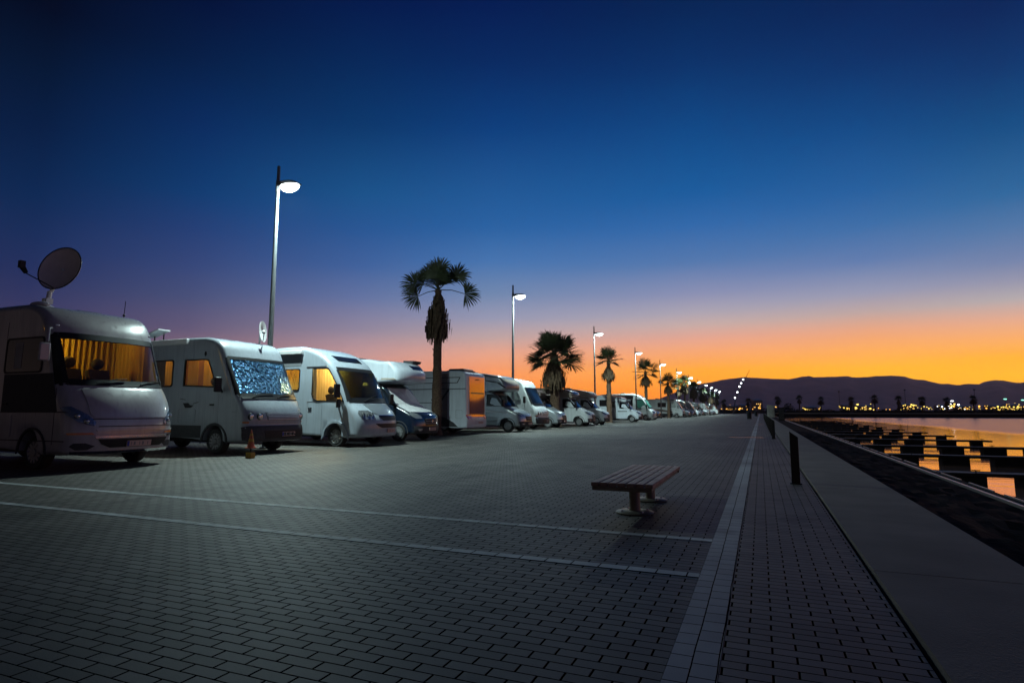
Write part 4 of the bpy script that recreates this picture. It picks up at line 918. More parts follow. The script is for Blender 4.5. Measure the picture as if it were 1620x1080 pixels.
# ---- 5: reversed motorhome showing its rear
def motorhome_rear():
    L, w = 6.9, 2.25; hw = w / 2; near = 25.5
    root = thing('motorhome', 'white motorhome parked tail first, its glossy back panel and red tail lamps showing', 'motorhome', (-13.12, near + w / 2, 0), 0, GRP)
    bottom = [(-L, .4)] + arch(-L + 1.0, .41, .4) + [(-3, .38)] + arch(-1.9, .41, .38) + [(-.6, .32)]
    front = [(-.12, .3), (0, .36), (.02, .6), (.02, .8), (-.01, .9), (-.02, 1.3), (-.03, 2.0), (-.05, 2.7), (-.08, 2.95), (-.2, 3.06), (-.5, 3.12)]
    roof = [(-1.2, 3.14), (-4, 3.16), (-5.5, 3.14), (-6.2, 2.9), (-L, 2.3), (-L, 1.4)]
    B = Body(bottom, front, roof, w, r=.1, bulge=.06, p=4, xs=-.5, H=3.2)
    B.shell().build('body', M_BODY, root)
    for x in (-1.9, -L + 1.0):
        for sg in (-1, 1): add_wheel(root, x, sg * (hw - .16), sgn=sg)
    B.patch([(.86, -.82, .9), (2.86, -.82, .9)], .012, .016, 12).build('rear_panel', M_REAR, root)
    B.patch([(2.0, -.7, .8), (2.08, -.7, .8)], .016, .02, 8).build('panel_trim', M_BROWN, root)
    MB().box(.0, .03, -.08, .12, 2.7, 2.74).build('rear_camera', M_BLACK, root)
    for sg in (-1, 1):
        B.patch([(.76, *((-1.02, -.7) if sg < 0 else (.8, 1.1))), (.9, *((-1.08, -.66) if sg < 0 else (.74, 1.12))), (.98, *((-1.1, -.8) if sg < 0 else (.86, 1.12)))], .03, .04, 8).build('tail_lamp', M_RED, root)
    B.patch([(.36, -1.08, 1.08), (.7, -1.08, 1.08)], .03, .04, 12).build('bumper', M_BODYB, root)
    plate(B, root, .58, .3, False, off=.05)
    # side lines and the brown band
    B.side([(-1.6, .45), (-1.1, .45), (-1.1, 3.0), (-1.6, 3.0)], -.003, .006).build('side_band', M_BROWN, root)
    q = MB()
    for z, x1 in ((2.78, -.42), (2.52, -.6), (2.22, -.1)): B.side([(-L + .3, z), (x1, z), (x1, z + .035), (-L + .3, z + .035)], -.003, .012, mb=q)
    B.side([(-.6, 2.52), (-.42, 2.81), (-.38, 2.81), (-.55, 2.52)], -.003, .012, mb=q)
    B.side([(-1.75, 1.35), (-1.1, 2.2), (-.98, 2.2), (-1.7, 1.25)], -.003, .013, mb=q)
    B.side([(-L + .3, 1.55), (-1.7, 1.55), (-1.7, 1.58), (-L + .3, 1.58)], -.003, .012, mb=q)
    q.build('side_graphics', M_DKPRINT, root)
    B.ring(rrect(-.62, .8, -.28, 1.2, .03), .008, -.003, .006).build('locker_door', M_GREY, root)
    B.side([(-1.4, .4), (-.5, .38), (-.75, .6), (-1.2, .82), (-1.5, .88)], -.003, .012).build('side_skirt', M_TRIM, root)
    MB().box(-1.5, -.5, -.5, .7, 3.12, 3.2).build('roof_rack_base', M_ROOFV, root)
    MB().prism([(-1.45, 3.2), (-.55, 3.2), (-.6, 3.28), (-1.4, 3.28)], -.45, .65).build('roof_box', M_ROOFV, root, bevel=.02)
motorhome_rear()
r6, C6, X6 = cab_motorhome('silver-blue motorhome with big rounded overcab, between the reversed one and the second lamp post', 29.9, -12.0, H=3.3, tip=-.85, overcab=.7, box_m=M_SILVER, cab_m=M_SILVER, fair_m=M_BEIGE)
X6.side([(-2.2, 2.9), (-1.4, 2.75), (-1.0, 2.45), (-1.06, 2.42), (-1.5, 2.68), (-2.2, 2.82)], -.003, .008).build('overcab_window', M_WGLASS, r6)
C6.side([(-2.6, 1.2), (-1.3, 1.12), (-.9, 1.05), (-.9, 1.0), (-1.3, 1.06), (-2.6, 1.12)], -.003, .008).build('side_stripe', M_WHITEP, r6)
motorhome_boxy('white upright motorhome with an uncovered dark blue windscreen, beside the second lamp post', 34.2, -12.55, foil=False, detail=False, lit=False)
cab_motorhome('low taupe-sided motorhome with dark bonnet just before the bushy palm', 38.3, -12.6, L=6.4, H=2.85, tip=-1.7, overcab=.3, box_m=M_BROWN, cab_m=M_SILVER)
cab_motorhome('white-cabbed motorhome with black sloping overcab just past the bushy palm', 43.3, -11.85, H=2.95, tip=-1.3, overcab=.4, box_m=M_BEIGE, cab_m=M_BODYB, fair_m=M_NAVY)
cab_motorhome('beige motorhome with low rounded overcab just before the third lamp post', 47.9, -11.75, H=3.0, tip=-1.15, overcab=.45, box_m=M_BEIGE, cab_m=M_BODYB, fair_m=M_BEIGE)
r11, C11, X11 = cab_motorhome('plain white motorhome seen side on behind the thin palm trunk', 61.6, -11.5, L=6.6, H=2.85, tip=-1.75, overcab=.3, box_m=M_BODY, cab_m=M_BODY)
window(X11, r11, rrect(-3.55, 1.55, -2.75, 2.1, .06)); C11.side([(-2.6, 1.16), (-1.4, 1.16), (-1.4, 1.08), (-2.6, 1.08)], -.003, .008).build('side_lettering', M_DKPRINT, r11)
motorhome_tear('motorhome with green covers over its cab windows, near the fourth lamp post', 73.9, -12.0, lit=False, body=M_BODYB, cover=M_GREENCOVER)
cab_motorhome('dark-cabbed small motorhome half hidden by the green-screened one', 79.0, -12.3, L=6.0, H=2.6, tip=-1.75, overcab=.2, box_m=M_SILVER, cab_m=M_NAVY)
r14, B14 = motorhome_boxy('long white motorhome behind the fifth palm with a brown swoosh along its side', 103.8, -12.0, foil=False, detail=False, lit=False)
B14.side([(-6.6, 1.3), (-4.0, 1.1), (-1.9, .8), (-1.9, 1.1), (-3.9, 1.5), (-6.6, 1.42)], -.003, .008).build('side_stripe', M_BROWN, r14)
# the far end of the row: copies of the kinds above
index_kids()
SRC = {'a': r11, 'b': r14, 'c': r6, 'd': None}
far = [(112.5, 'c', 'white'), (119.5, 'a', ''), (127, 'b', ''), (135, 'a', ''), (143, 'c', ''), (152, 'a', ''), (162, 'b', ''), (173, 'a', ''), (186, 'c', ''), (199, 'b', '')]
WORDS = ['first of the far tightly packed motorhomes, just past the long white one', 'second motorhome past the long white one with the brown swoosh', 'third motorhome past the long white one, boxy and upright', 'fourth motorhome past the long white one, low white van cab',
         'sixth motorhome from the far end of the row, rounded overcab', 'fifth motorhome from the far end of the row, white van cab', 'fourth motorhome from the far end of the row, tall and boxy', 'third motorhome from the far end of the row, white van cab', 'last but one motorhome at the far end, silver overcab', 'last motorhome at the far end of the parked row']
for (y, k, _), lb in zip(far, WORDS):
    c = copy_tree(SRC[k]); c.location = (-12.1 + rnd.uniform(-.3, .3), y + 1.1, 0); c['label'] = lb

# ------------------------------------------------------------------ street lamps
LAMPX = -14.2
def street_lamp(y, label, power):
    root = thing('street_lamp', label, 'street lamp', (LAMPX, y, 0), 0, 'street lamps along the row of motorhomes')
    MB().tube([(0, 0, 0), (0, 0, 3), (0, 0, 9.12)], [.1, .085, .05], 14).tube([(0, 0, 0), (0, 0, .05)], .17, 14).build('pole', M_POLE, root)
    MB().tube([(0, 0, 8.45), (.18, 0, 8.43)], .035, 8).tube([(0, 0, 8.25), (0, 0, 8.62)], .07, 10).build('bracket', M_LAMPH, root)
    h = MB().prism([(.1, 8.36), (.84, 8.39), (.86, 8.44), (.6, 8.52), (.2, 8.54), (.1, 8.48)], -.17, .17).build('lamp_head', M_LAMPH, root, bevel=.03)
    q = MB(); vs = []
    n_, m_ = 20, 5
    for j in range(m_ + 1):
        a = math.pi / 2 * j / m_
        for k in range(n_):
            t_ = 2 * math.pi * k / n_; vs.append((.5 + .36 * math.cos(a) * math.cos(t_), .22 * math.cos(a) * math.sin(t_), 8.38 - .2 * math.sin(a)))
    q.add(vs, [(j * n_ + k, (j + 1) * n_ + k, (j + 1) * n_ + (k + 1) % n_, j * n_ + (k + 1) % n_) for j in range(m_) for k in range(n_)])
    q.build('diffuser', M_LED, h)
    l = bpy.data.lights.new('lamp_light', 'SPOT'); l.spot_size = R(134); l.spot_blend = 1; l.energy = power; l.color = (.74, 1, .96); l.shadow_soft_size = .1
    o = bpy.data.objects.new('lamp_light', l); COL.objects.link(o); o.parent = root; o.location = (.5, 0, 8.12); o.rotation_euler = (R(6), R(-14), 0)
    l = bpy.data.lights.new('spill_light', 'POINT'); l.energy = power * .07; l.color = (.78, 1, .96); l.shadow_soft_size = .07
    o = bpy.data.objects.new('spill_light', l); COL.objects.link(o); o.parent = root; o.location = (.5, 0, 8.04)
ORD = ['just past the foil-screened motorhome', 'second from the camera', 'third from the camera, past the bushy palm', 'fourth from the camera', 'fifth from the camera, past the fourth palm', 'sixth from the camera along the row', 'seventh from the camera along the row', 'eighth from the camera along the row',
       'ninth from the camera, among the far palms', 'tenth from the camera, among the far palms', 'eleventh from the camera, among the far palms', 'last at the far end of the row']
LAMP_P = 5200
for k in range(12):
    street_lamp(13.97 + 19.85 * k, 'slim steel street lamp with glowing white head, ' + ORD[k], LAMP_P)

# ------------------------------------------------------------------ palms
RT = Vector((math.cos(TH), math.sin(TH), 0)); FW = Vector((-math.sin(TH), math.cos(TH), 0))
def frond(q, base, d, lp, Rr, rr, nseg=26, spread=105, droop=.35, wd=.035, face=None):
    d = d.normalized(); s_ = d.cross(Vector((0, 0, 1))); s_ = s_.normalized() if s_.length > .05 else RT.copy()
    if face is not None:
        s_ = face.cross(d); s_ = s_.normalized() if s_.length > .2 else RT.copy()
    tilt = rr.uniform(-.5, .5); n_ = s_.cross(d).normalized(); s_ = (s_ * math.cos(tilt) + n_ * math.sin(tilt)).normalized(); n_ = s_.cross(d).normalized()
    hub = base + d * lp + Vector((0, 0, -.08 * lp * lp))
    q.tube([base, base + d * lp * .5 + Vector((0, 0, .02)), hub], [.028, .02, .016], 5, False)
    for k in range(nseg):
        a = R(-spread + 2 * spread * k / (nseg - 1) + rr.uniform(-3, 3)); fold = .16 * abs(math.sin(a))
        e = (d * math.cos(a) + s_ * math.sin(a) + n_ * fold).normalized(); L_ = Rr * rr.uniform(.82, 1.05) * (1 - .28 * abs(math.sin(a / 2)) ** 2)
        pe = e.cross(n_).normalized()
        p1 = hub + e * L_ * .55; p2 = hub + e * L_ * .8 + Vector((0, 0, -droop * L_ * .12)); p3 = hub + e * L_ * 1.0 + Vector((0, 0, -droop * L_ * rr.uniform(.25, .5)))
        w1 = wd * 1.3 * Rr; w2 = wd * .8 * Rr
        vs = [hub, p1 - pe * w1 + n_ * .01, p1 + pe * w1 - n_ * .01, p2 - pe * w2, p2 + pe * w2, p3]
        q.add(vs, [(0, 1, 2), (1, 3, 4, 2), (3, 5, 4)])
def palm(x, y, h, crown_r, label, seed, trunk_r=.24, skirt=1.8, skirt_w=.55, nf=20, dirs=None, lean=0, lp=.75, neck=.05, group='fan palms planted along the row'):
    rr = random.Random(seed); root = thing('palm_tree', label, 'palm tree', (x, y, 0), 0, group)
    q = MB(); pts = []; rad = []
    n = 26
    for i in range(n + 1):
        t_ = i / n; pts.append((lean * t_ * t_ + rr.uniform(-.012, .012), rr.uniform(-.012, .012), t_ * h)); rad.append(trunk_r * (1.25 if i == 0 else 1) * (1 - .38 * t_) * rr.uniform(.93, 1.07))
    q.tube(pts, rad, 12)
    # leaf-base stubs
    for k in range(int(60 * h / 7)):
        z = rr.uniform(.3, h); a = rr.uniform(0, 6.28); r_ = trunk_r * (1 - .38 * z / h) * .95; c_ = Vector((lean * (z / h) ** 2 + r_ * math.cos(a), r_ * math.sin(a), z))
        o_ = Vector((math.cos(a), math.sin(a), 1.2)).normalized()
        q.tube([c_ - o_ * .03, c_ + o_ * rr.uniform(.05, .12)], [.035, .015], 5)
    q.build('trunk', M_BARK, root)
    top = Vector((lean, 0, h)); q = MB()
    if dirs:
        for sx_, sz_, dep, ln in dirs: frond(q, top, RT * sx_ + FW * dep + Vector((0, 0, sz_)), ln * .94, crown_r * .55, rr, face=FW, nseg=28, spread=92, wd=.027)
    for k in range(nf):
        az = 2 * math.pi * (k * .618) + rr.uniform(-.3, .3); el = R(-32 + 115 * (k + .5) / nf + rr.uniform(-7, 7)) if nf else 0
        frond(q, top, Vector((math.cos(az) * math.cos(el), math.sin(az) * math.cos(el), math.sin(el))), lp * crown_r * .5 * rr.uniform(.7, 1.15), crown_r * .48 * rr.uniform(.85, 1.1), rr, nseg=22, wd=.03)
    q.build('crown', M_LEAF, root, normals=False, smooth=180)
    q = MB()
    for k in range(int(620 * max(.5, skirt_w))):
        a = rr.uniform(0, 6.28); t0 = rr.random() ** .8; z1 = h - neck - t0 * skirt * .72; ro = trunk_r * .6
        wmx = skirt_w * (.24 + .82 * math.sin(min(1., t0 * 1.1 + .04) * math.pi * .56)) * (1 + .16 * math.sin(2 * a + seed) + .1 * math.sin(5 * a)); L_ = rr.uniform(.6, 1.35) * skirt * .33; aa = a + rr.uniform(-.15, .15); lf = rr.choice([rr.uniform(.7, 1.02), rr.uniform(.8, 1.2)])
        p0 = Vector((lean + ro * math.cos(a), ro * math.sin(a), z1)); pm = Vector((lean + wmx * lf * math.cos(a), wmx * lf * math.sin(a), z1 - .3 * L_)); p3 = Vector((lean + wmx * lf * .95 * math.cos(aa), wmx * lf * .95 * math.sin(aa), z1 - L_))
        tn = Vector((-math.sin(a), math.cos(a), 0)) * rr.uniform(.03, .07)
        q.add([p0, pm - tn, pm + tn, p3 - tn * .6, p3 + tn * .6], [(0, 1, 2), (1, 3, 4, 2)])
    q.build('dead_frond_skirt', M_SKIRT, root, normals=False, smooth=180)
    return root
palm(-14.3, 24.6, 7.05, 1.6, 'tall palm with sparse fan crown and shaggy skirt, nearest of the palms', 3, .25, 2.4, .55, 0,
     dirs=[(-.3, .95, .1, .95), (.02, 1, -.1, 1.1), (-.55, .83, .2, .95), (-.15, .9, -.5, .7), (-.12, 1, .4, .8), (.74, .67, 0, 1.25), (.62, .72, .3, 1.0), (1, -.06, -.1, 1.4), (-.4, .85, .3, .55), (.12, .95, -.3, .55), (.3, .85, .4, .6), (-.1, .6, .7, .5), (-1, .34, -.1, 1.25), (-.85, .5, .3, 1.0), (-1, -.22, .05, 1.1)], lp=.7)
palm(-14.3, 42.2, 5.3, 2.7, 'stocky palm with full bushy crown and thick skirt, second in the row', 5, .46, 2.5, .85, 48, lp=.9)
palm(-14.2, 59.2, 6.3, 2.5, 'slender palm with small flat crown and round skirt, third in the row', 9, .3, 1.5, .6, 17, lp=.55, neck=.55)
palm(-14.2, 80.5, 6.4, 2.8, 'slender palm with loose separate fans, fourth in the row', 12, .26, 1.5, .68, 13, lp=.8, neck=.4)
palm(-14.2, 101.5, 6.0, 2.6, 'small palm in front of the long white motorhome, fifth in the row', 14, .26, 1.6, .62, 14, lp=.6, neck=.4)
palm(-14.2, 115.2, 5.8, 2.6, 'small palm, sixth in the row, just past the long white motorhome', 17, .26, 1.5, .55, 14, lp=.6, neck=.4)
PW = ['seventh', 'eighth', 'ninth', 'tenth', 'eleventh', 'twelfth', 'thirteenth', 'fourteenth']
for k, (x, y, h) in enumerate([(-15.2, 134, 7.6), (-14.6, 147, 6.8), (-16, 160, 7.4), (-14.8, 172, 6.4), (-15.5, 185, 6.8), (-14.6, 198, 6.2), (-15.2, 212, 6.4), (-14.6, 226, 6)]):
    palm(x, y, h, 2.4, 'dark far palm standing %s in the row from the camera' % PW[k], 30 + k, .3, 2.6, .9, 20, lp=.6)
# palms along the far breakwater
fp = [(1145, 634, 6.0), (1183, 632, 6), (1230, 629, 0), (1264, 627.5, 0), (1298, 629.5, 0), (1346, 630, 0), (1383, 627, 0), (1421, 628.5, 0), (1458, 629.5, 0), (1497, 630.5, 0), (1539, 627.5, 0)]
FL = ['leftmost of the small palms across the basin', 'second of the small palms across the basin', 'small palm across the basin just right of the pale kiosk', 'small palm across the basin right of the round bush', 'small palm across the basin, fifth from the left', 'small palm across the basin, just right of the far unlit mast',
      'small palm across the basin left of the bright gold lights', 'small palm across the basin, eighth from the left', 'small palm across the basin, ninth from the left', 'second palm from the right across the basin', 'rightmost palm across the basin']
for k, (u, v, _) in enumerate(fp):
    p = at(u, v, 1); sc_ = 299 / p.y; z = CAM_H + (p.z - CAM_H) * sc_
    palm(p.x * sc_, 299, z - .8, 3.0, FL[k], 60 + k, .35, 2.2, .8 if k % 2 else 1.1, 14, lp=.5, group='palms along the far breakwater')

# ------------------------------------------------------------------ bench
def bench():
    root = thing('bench', 'low backless bench with dark red timber slats on two round steel feet', 'bench', (-1.4, 7.45, 0))
    x0, x1, y0, y1, zt = -.345, .335, -1.12, 1.15, .385
    n = 7; wd = (x1 - x0) / n
    s = MB()
    for k in range(n): s.box(x0 + k * wd + .007, x0 + (k + 1) * wd - .007, y0, y1, zt - .042, zt)
    s.build('seat', M_WOOD, root, bevel=.006)
    f = MB().box(x0 + .02, x1 - .02, y0 + .0, y0 + .04, zt - .085, zt - .043).box(x0 + .02, x1 - .02, y1 - .04, y1, zt - .085, zt - .043)
    f.box(x0 + .04, x0 + .09, y0 + .041, y1 - .041, zt - .085, zt - .043).box(x1 - .09, x1 - .04, y0 + .041, y1 - .041, zt - .085, zt - .043)
    for yy_ in (-.6, .42): f.box(x0 + .091, x1 - .091, yy_ - .05, yy_ + .05, zt - .08, zt - .043)
    f.build('seat_frame', M_CASTM, root)
    for yy_ in (-.6, .42):
        lg = MB().tube([(.03, yy_, .02), (.03, yy_, zt - .08)], .062, 20).build('leg', M_CASTM, root)
        MB().lathe([(.001, .0), (.21, .0), (.215, .012), (.2, .022), (.07, .03), (.001, .03)], (.03, yy_, .002), 'z', 32).build('foot_plate', M_CASTM, lg)
        q = MB()
        for a in range(4): q.ball((.03 + .16 * math.cos(a * 1.57 + .7), yy_ + .16 * math.sin(a * 1.57 + .7), .03), .013, .013, .01)
        q.build('bolts', M_CHROME, lg)
bench()

# ------------------------------------------------------------------ bollards
def bollard(y, label, x=.5):
    root = thing('bollard', label, 'bollard', (x, y, 0), 0, 'black bollards on the promenade edge')
    MB().prism([(-.062, 0), (.062, 0), (.062, .735), (-.062, .83)], -.03, .03).build('post', M_BOLL, root, bevel=.006)
    MB().box(-.085, .085, -.045, .045, 0, .02).build('base_plate', M_BOLL, root)
bollard(10.5, 'black slant-topped bollard, nearest on the promenade', .47)
yb = [27, 30.5, 34, 37.5, 41, 44.5, 48, 51.5, 55, 58.5, 62, 66, 70, 75, 80, 86, 92, 100]
for k, y in enumerate(yb):
    bollard(y, 'black slant-topped bollard in the far close row, %s' % ((['nearest', 'second', 'third', 'fourth', 'fifth', 'sixth', 'seventh', 'eighth', 'ninth', 'tenth', 'eleventh', 'twelfth', 'thirteenth', 'fourteenth', 'fifteenth', 'sixteenth', 'seventeenth', 'farthest'][k] + ' from the camera in that row')), .46)

# ------------------------------------------------------------------ cone marker
def marker():
    root = thing('traffic_marker', 'orange and white traffic cone raised above a yellow block by the foil-screened motorhome', 'traffic cone', (-11.65, 11.0, 0))
    MB().box(-.09, .09, -.07, .07, 0, .14).build('block', M_YELL, root, bevel=.012)
    MB().tube([(0, 0, .14), (0, 0, .24)], .012, 8).build('stem', M_BLACK, root)
    MB().prismz([(.13 * math.cos(k * math.pi / 4 + .39), .13 * math.sin(k * math.pi / 4 + .39)) for k in range(8)], .24, .265).build('cone_base', M_ORANGE, root)
    c = MB().lathe([(.088, .265), (.06, .42), (.03, .58), (.012, .68), (.001, .69)], (0, 0, 0), 'z', 20).build('cone', M_ORANGE, root)
    MB().lathe([(.0665, .4), (.0535, .47)], (0, 0, 0), 'z', 20).lathe([(.04, .545), (.029, .60)], (0, 0, 0), 'z', 20).build('reflective_band', M_YELL, c)
marker()

# ------------------------------------------------------------------ pontoons
def pontoon(y, xe, k):
    root = thing('pontoon', 'floating pontoon, ' + k, 'pontoon', (5.95, y, ZW), 0, 'pontoons in the marina basin')
    L_ = xe - 5.95
    MB().box(.05, L_, -.45, .45, .44, .495).build('deck', M_PONTT, root)
    MB().box(.05, L_ + .01, -.49, -.455, .385, .505).box(.05, L_ + .01, .455, .49, .385, .505).build('fascia', M_PONT, root)
    x = .35
    while x < L_ - .9:
        x2 = min(x + 1.16, L_ - .55)
        f = MB().box(x, x2, -.42, .42, -.35, .438).build('float', M_PONT, root, bevel=.04)
        MB().box(x + .1, x2 - .1, -.44, -.421, .0, .06).box(x + .1, x2 - .1, .421, .44, .0, .06).build('rubbing_strip', M_BLACK, f)
        x += 2.17
    for cx in (1.2, L_ * .5, L_ - .6):
        MB().tube([(cx, -.35, .49), (cx, -.35, .6)], .02, 6).tube([(cx - .13, -.35, .6), (cx + .13, -.35, .6)], .02, 6).build('cleat', M_BLACK, root)
pl = [27, 37, 46.2, 56.4, 66, 75.2, 86, 97, 108, 119, 130, 142, 154]
PN = ['nearest in the basin', 'second from the near end', 'third from the near end', 'fourth from the near end', 'fifth from the near end', 'sixth from the near end', 'seventh from the near end', 'eighth from the near end', 'ninth from the near end', 'fourth from the far end', 'third from the far end', 'last but one at the far end', 'last at the far end']
for k, y in enumerate(pl): pontoon(y, 16.2 if k > 2 else 16.2 + (3 - k) * 2.17 * 2, PN[k])

# ------------------------------------------------------------------ far end of the promenade
def kiosk():
    root = thing('kiosk', 'pale service kiosk closing the far end of the promenade', 'kiosk', (1.75, 118, 0))
    MB().prism([(-.62, 0), (.62, 0), (.62, 2.15), (-.62, 2.3)], -.5, .5).build('housing', M_CONCP, root, bevel=.02)
    d = MB().box(-.45, .45, -.53, -.502, .1, 1.95).build('door', M_CONCP, root)
    MB().box(.33, .38, -.56, -.531, .95, 1.1).build('handle', M_BLACK, d)
kiosk()
def cabinet():
    root = thing('utility_cabinet', 'dark grey cabinet standing right of the pale kiosk', 'cabinet', (3.6, 121, -.6))
    MB().box(-.5, .5, -.35, .35, 0, 2.4).build('housing', M_PONT, root, bevel=.02)
    d = MB().box(-.42, .42, -.38, -.352, .2, 2.2).build('door', M_TRIM, root); MB().box(.3, .34, -.4, -.381, 1.1, 1.3).build('handle', M_CHROME, d)
cabinet()
def bin_(x, y, label):
    root = thing('litter_bin', label, 'bin', (x, y, 0), 0, 'litter bins on the plaza')
    MB().tube([(0, 0, .06), (0, 0, .95)], [.3, .33], 16).build('drum', M_BLACK, root); MB().lathe([(.35, .95), (.34, 1.05), (.15, 1.1), (.001, 1.1)], (0, 0, 0), 'z', 16).build('lid', M_BLACK, root)
bin_(-1.45, 88, 'dark litter bin beside the kerb strip, nearer of two'); bin_(-.9, 140, 'dark litter bin beside the kerb strip, farther of two')
def bush(x, y, z, rx, rz, label, seed, n=900):
    rr = random.Random(seed); root = thing('bush', label, 'bush', (x, y, z)); q = MB()
    for _ in range(n):
        a = rr.uniform(0, 6.28); e = math.asin(rr.uniform(-.2, 1)); r_ = rr.uniform(.55, 1.05) * (1 + .12 * math.sin(3 * a + 2 * e))
        c = Vector((rx * r_ * math.cos(e) * math.cos(a), rx * r_ * math.cos(e) * math.sin(a), rz * r_ * math.sin(e) + .1)); s_ = rr.uniform(.05, .12) * rx
        d1 = Vector((rr.uniform(-1, 1), rr.uniform(-1, 1), rr.uniform(-1, 1))) * s_; d2 = Vector((rr.uniform(-1, 1), rr.uniform(-1, 1), rr.uniform(-1, 1))) * s_
        q.add([c - d1, c + d2, c + d1, c - d2], [(0, 1, 2, 3)])
    q.build('foliage', M_BUSH, root, normals=False); MB().tube([(0, 0, -.3), (0, 0, rz * .5)], .1, 6).build('stem', M_BARK, root)
p = at(1247.5, 654, 1); s_ = 293 / p.y
bush(p.x * s_, 299.5, -.05, 2.9, 4.4, 'round dark bush on the breakwater right of the kiosk', 5)
# shrub belt on the embankment
q = MB(); rr = random.Random(99)
for _ in range(9000):
    x = rr.uniform(-70, 150); c = Vector((x, rr.uniform(305, 309), rr.uniform(.4, 1.9 + .5 * math.sin(x * .35) + .4 * math.sin(x * .9)))); s_ = rr.uniform(.15, .4)
    d1 = Vector((rr.uniform(-1, 1), rr.uniform(-1, 1), rr.uniform(-1, 1))) * s_; d2 = Vector((rr.uniform(-1, 1), rr.uniform(-1, 1), rr.uniform(-1, 1))) * s_
    q.add([c - d1, c + d2, c + d1, c - d2], [(0, 1, 2, 3)])
o = q.build('shrub_belt', M_BUSH, normals=False); o['kind'] = 'stuff'; o['label'] = 'low dark shrubs along the far side of the basin'; o['category'] = 'shrubs'
# unlit masts across the basin
for u, v, lb in ((1327, 619, 'thin unlit mast across the basin, leftmost of three'), (1431, 616.5, 'thin unlit mast across the basin, middle of three'), (1541, 616, 'thin unlit mast across the basin, rightmost of three')):
    p = at(u, v, 1); s_ = 300.5 / p.y; root = thing('lamp_mast', lb, 'mast', (p.x * s_, 300.5, -.05), 0, 'unlit masts on the breakwater'); z = CAM_H + (p.z - CAM_H) * s_
    MB().tube([(0, 0, 0), (0, 0, z)], [.14, .08], 8).build('pole', M_LAMPH, root); MB().box(-.35, .35, -.2, .2, z - .25, z + .25).build('lamp_head', M_LAMPH, root)
# leaning illuminated mast at the end of the plaza
root = thing('leaning_mast', 'tall leaning mast carrying five white lights, at the far end of the plaza', 'mast', (-10.4, 260, 0))
MB().tube([(0, 0, 0), (1.2, 0, 6.5), (7.1, 0, 18)], [.25, .2, .07], 10).build('pole', M_LAMPH, root)
for px, pz in ((.95, 6.6), (1.95, 8.9), (2.85, 11.2), (3.6, 12.6), (4.4, 14.1)):
    MB().ball((px, -.2, pz), .32).build('lamp', M_WLAMP, root)

# ------------------------------------------------------------------ distant industrial shore
rr = random.Random(21)
clusters = [(1140, 1203, 640, 648, 16, 's'), (1225, 1228, 642, 644, 2, 's'), (1268, 1300, 644, 648, 7, 'y'), (1326, 1384, 638, 648, 22, 'y'), (1384, 1410, 645, 648, 3, 's'), (1424, 1452, 636, 648, 16, 'y'), (1458, 1476, 641, 648, 6, 'y'),
            (1480, 1513, 637, 648, 14, 'm'), (1515, 1545, 639, 648, 9, 'm'), (1545, 1562, 640, 648, 5, 's'), (1563, 1622, 637, 648, 24, 'y')]
cnt = 0
LM = {'s': M_SODIUM, 'y': M_SODY}
for (u0, u1, v0, v1, n, kd) in clusters:
    side_w = 'left shore near the plaza end' if u0 < 1210 else 'shore behind the breakwater'
    for k in range(int(n * 1.5)):
        u = rr.uniform(u0, u1); v = v0 + (v1 - v0) * rr.random() ** .6; dep = rr.uniform(700, 950); p = at(u, v, dep)
        if kd == 'm': m_ = rr.choice([M_SODIUM, M_SODY, M_WLAMP])
        else: m_ = LM[kd] if rr.random() < .75 else rr.choice([M_SODIUM, M_SODY])
        root = thing('floodlight', ('golden' if m_ is not M_WLAMP else 'white') + ' floodlight on a short mast among the distant harbour lights', 'floodlight', (p.x, p.y, -.1), 0, 'distant harbour floodlights')
        z = max(1.2, p.z + .1); MB().tube([(0, 0, 0), (0, 0, z)], .12, 5).build('pole', M_LAMPH, root)
        r_ = rr.choice([.4, .55, .6, .75, 1.1]) * (1.15 if u0 > 1300 else 1.)
        MB().ball((0, -.3, z), r_, r_, r_ * .8, 8, 6).build('lamp', m_, root, smooth=180); cnt += 1
for u, v in ((1590, 631), (1618, 632.5), (1506, 634)):
    p = at(u, v, 880); root = thing('beacon', ['high green-lit beacon above the gold lights', 'green-lit beacon at the right edge of the picture', 'high white-lit beacon above the middle lights'][[1590, 1618, 1506].index(u)], 'beacon', (p.x, p.y, -.1))
    MB().tube([(0, 0, 0), (0, 0, p.z)], .25, 6).build('pole', M_LAMPH, root); MB().ball((0, -.5, p.z), 2.2, 1, .7, 8, 6).build('lamp', M_GLAMP if u != 1506 else M_WLAMP, root)
bl = [(1150, 1168, 641, 0), (1172, 1186, 640, 0), (1192, 1206, 632, 1), (1276, 1292, 643, 0), (1335, 1352, 640, 0), (1356, 1380, 641, 1), (1428, 1449, 639, 1), (1486, 1500, 641, 0), (1516, 1536, 642, 0), (1566, 1588, 641, 1), (1592, 1618, 640, 1)]
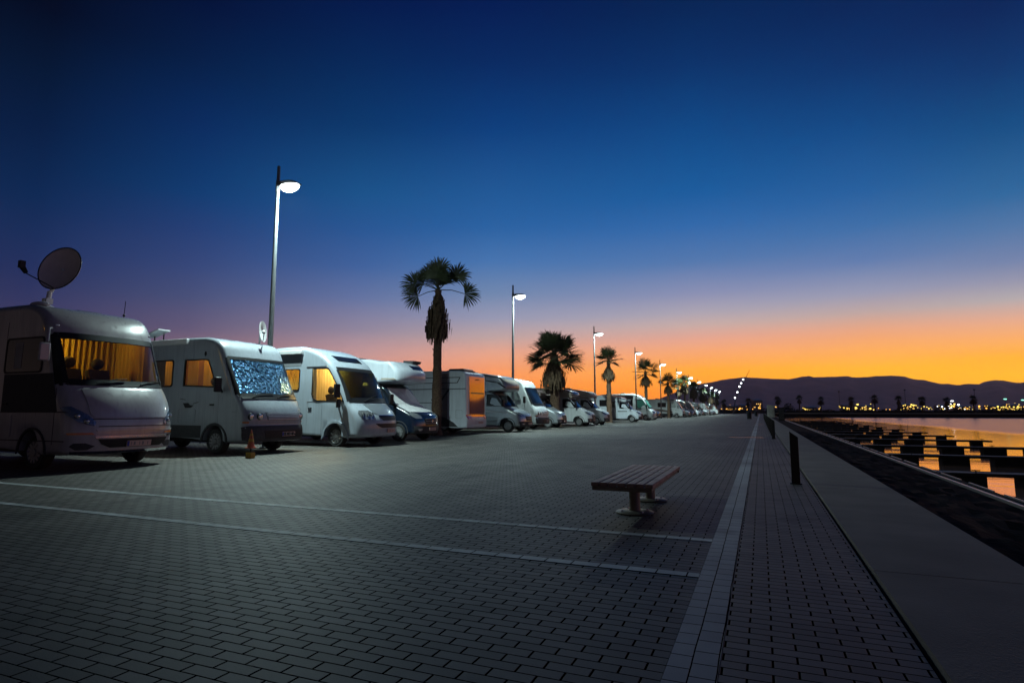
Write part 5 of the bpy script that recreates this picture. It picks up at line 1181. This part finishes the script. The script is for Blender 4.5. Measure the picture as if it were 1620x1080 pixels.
BN = ['low shed among the left-hand gold lights', 'second shed among the left-hand gold lights', 'pale block with dotted windows above the plaza end', 'low shed under the sparse middle lights', 'shed at the left of the long gold cluster', 'lit works hall right in the long gold cluster', 'works hall in the narrow bright cluster', 'shed left of the rightmost palm', 'shed behind the rightmost palm', 'long lit hall near the right edge', 'lit hall at the right edge']
for (u0, u1, v, k), lb in zip(bl, BN):
    a = at(u0, v, 980); b_ = at(u1, v, 980); root = thing('warehouse', lb, 'warehouse', ((a.x + b_.x) / 2, (a.y + b_.y) / 2, -.1), math.atan2(b_.y - a.y, b_.x - a.x)); hw_ = (b_ - a).length / 2; z = a.z
    MB().box(-hw_, hw_, 0, 14, 0, z - 1).build('walls', M_INDUS, root)
    MB().add([(-hw_ - .3, -.3, z - 1), (hw_ + .3, -.3, z - 1), (hw_ + .3, 14.3, z - 1), (-hw_ - .3, 14.3, z - 1), (-hw_ - .3, 7, z + 1), (hw_ + .3, 7, z + 1)], [(0, 1, 5, 4), (3, 4, 5, 2), (0, 4, 3), (1, 2, 5), (0, 3, 2, 1)]).build('roof', M_LAMPH, root)
    n = int(hw_ * 2 / 3.2)
    for i in range(n):
        for zz in ([z * .35, z * .62] if k else [z * .4]):
            if rr.random() < .55: MB().box(-hw_ + 1 + i * 3.2, -hw_ + 2.6 + i * 3.2, -.12, -.01, zz, zz + 1.3).build('window', M_LITWIN, root)

# ------------------------------------------------------------------ finishing: haze
if HAZE:
    hz = MB().box(-8500, 12500, -2500, 8500, -5.0, 700).build('haze', None)
    mh = bpy.data.materials.new('dusk haze'); mh.use_nodes = True; t = mh.node_tree; t.nodes.remove(t.nodes['Principled BSDF'])
    v = t.nodes.new('ShaderNodeVolumePrincipled'); v.inputs['Density'].default_value = HAZE; v.inputs['Color'].default_value = (.82, .82, 1, 1); v.inputs['Anisotropy'].default_value = .7
    t.links.new(v.outputs[0], t.nodes['Material Output'].inputs['Volume']); hz.data.materials.clear(); hz.data.materials.append(mh); hz['kind'] = 'stuff'
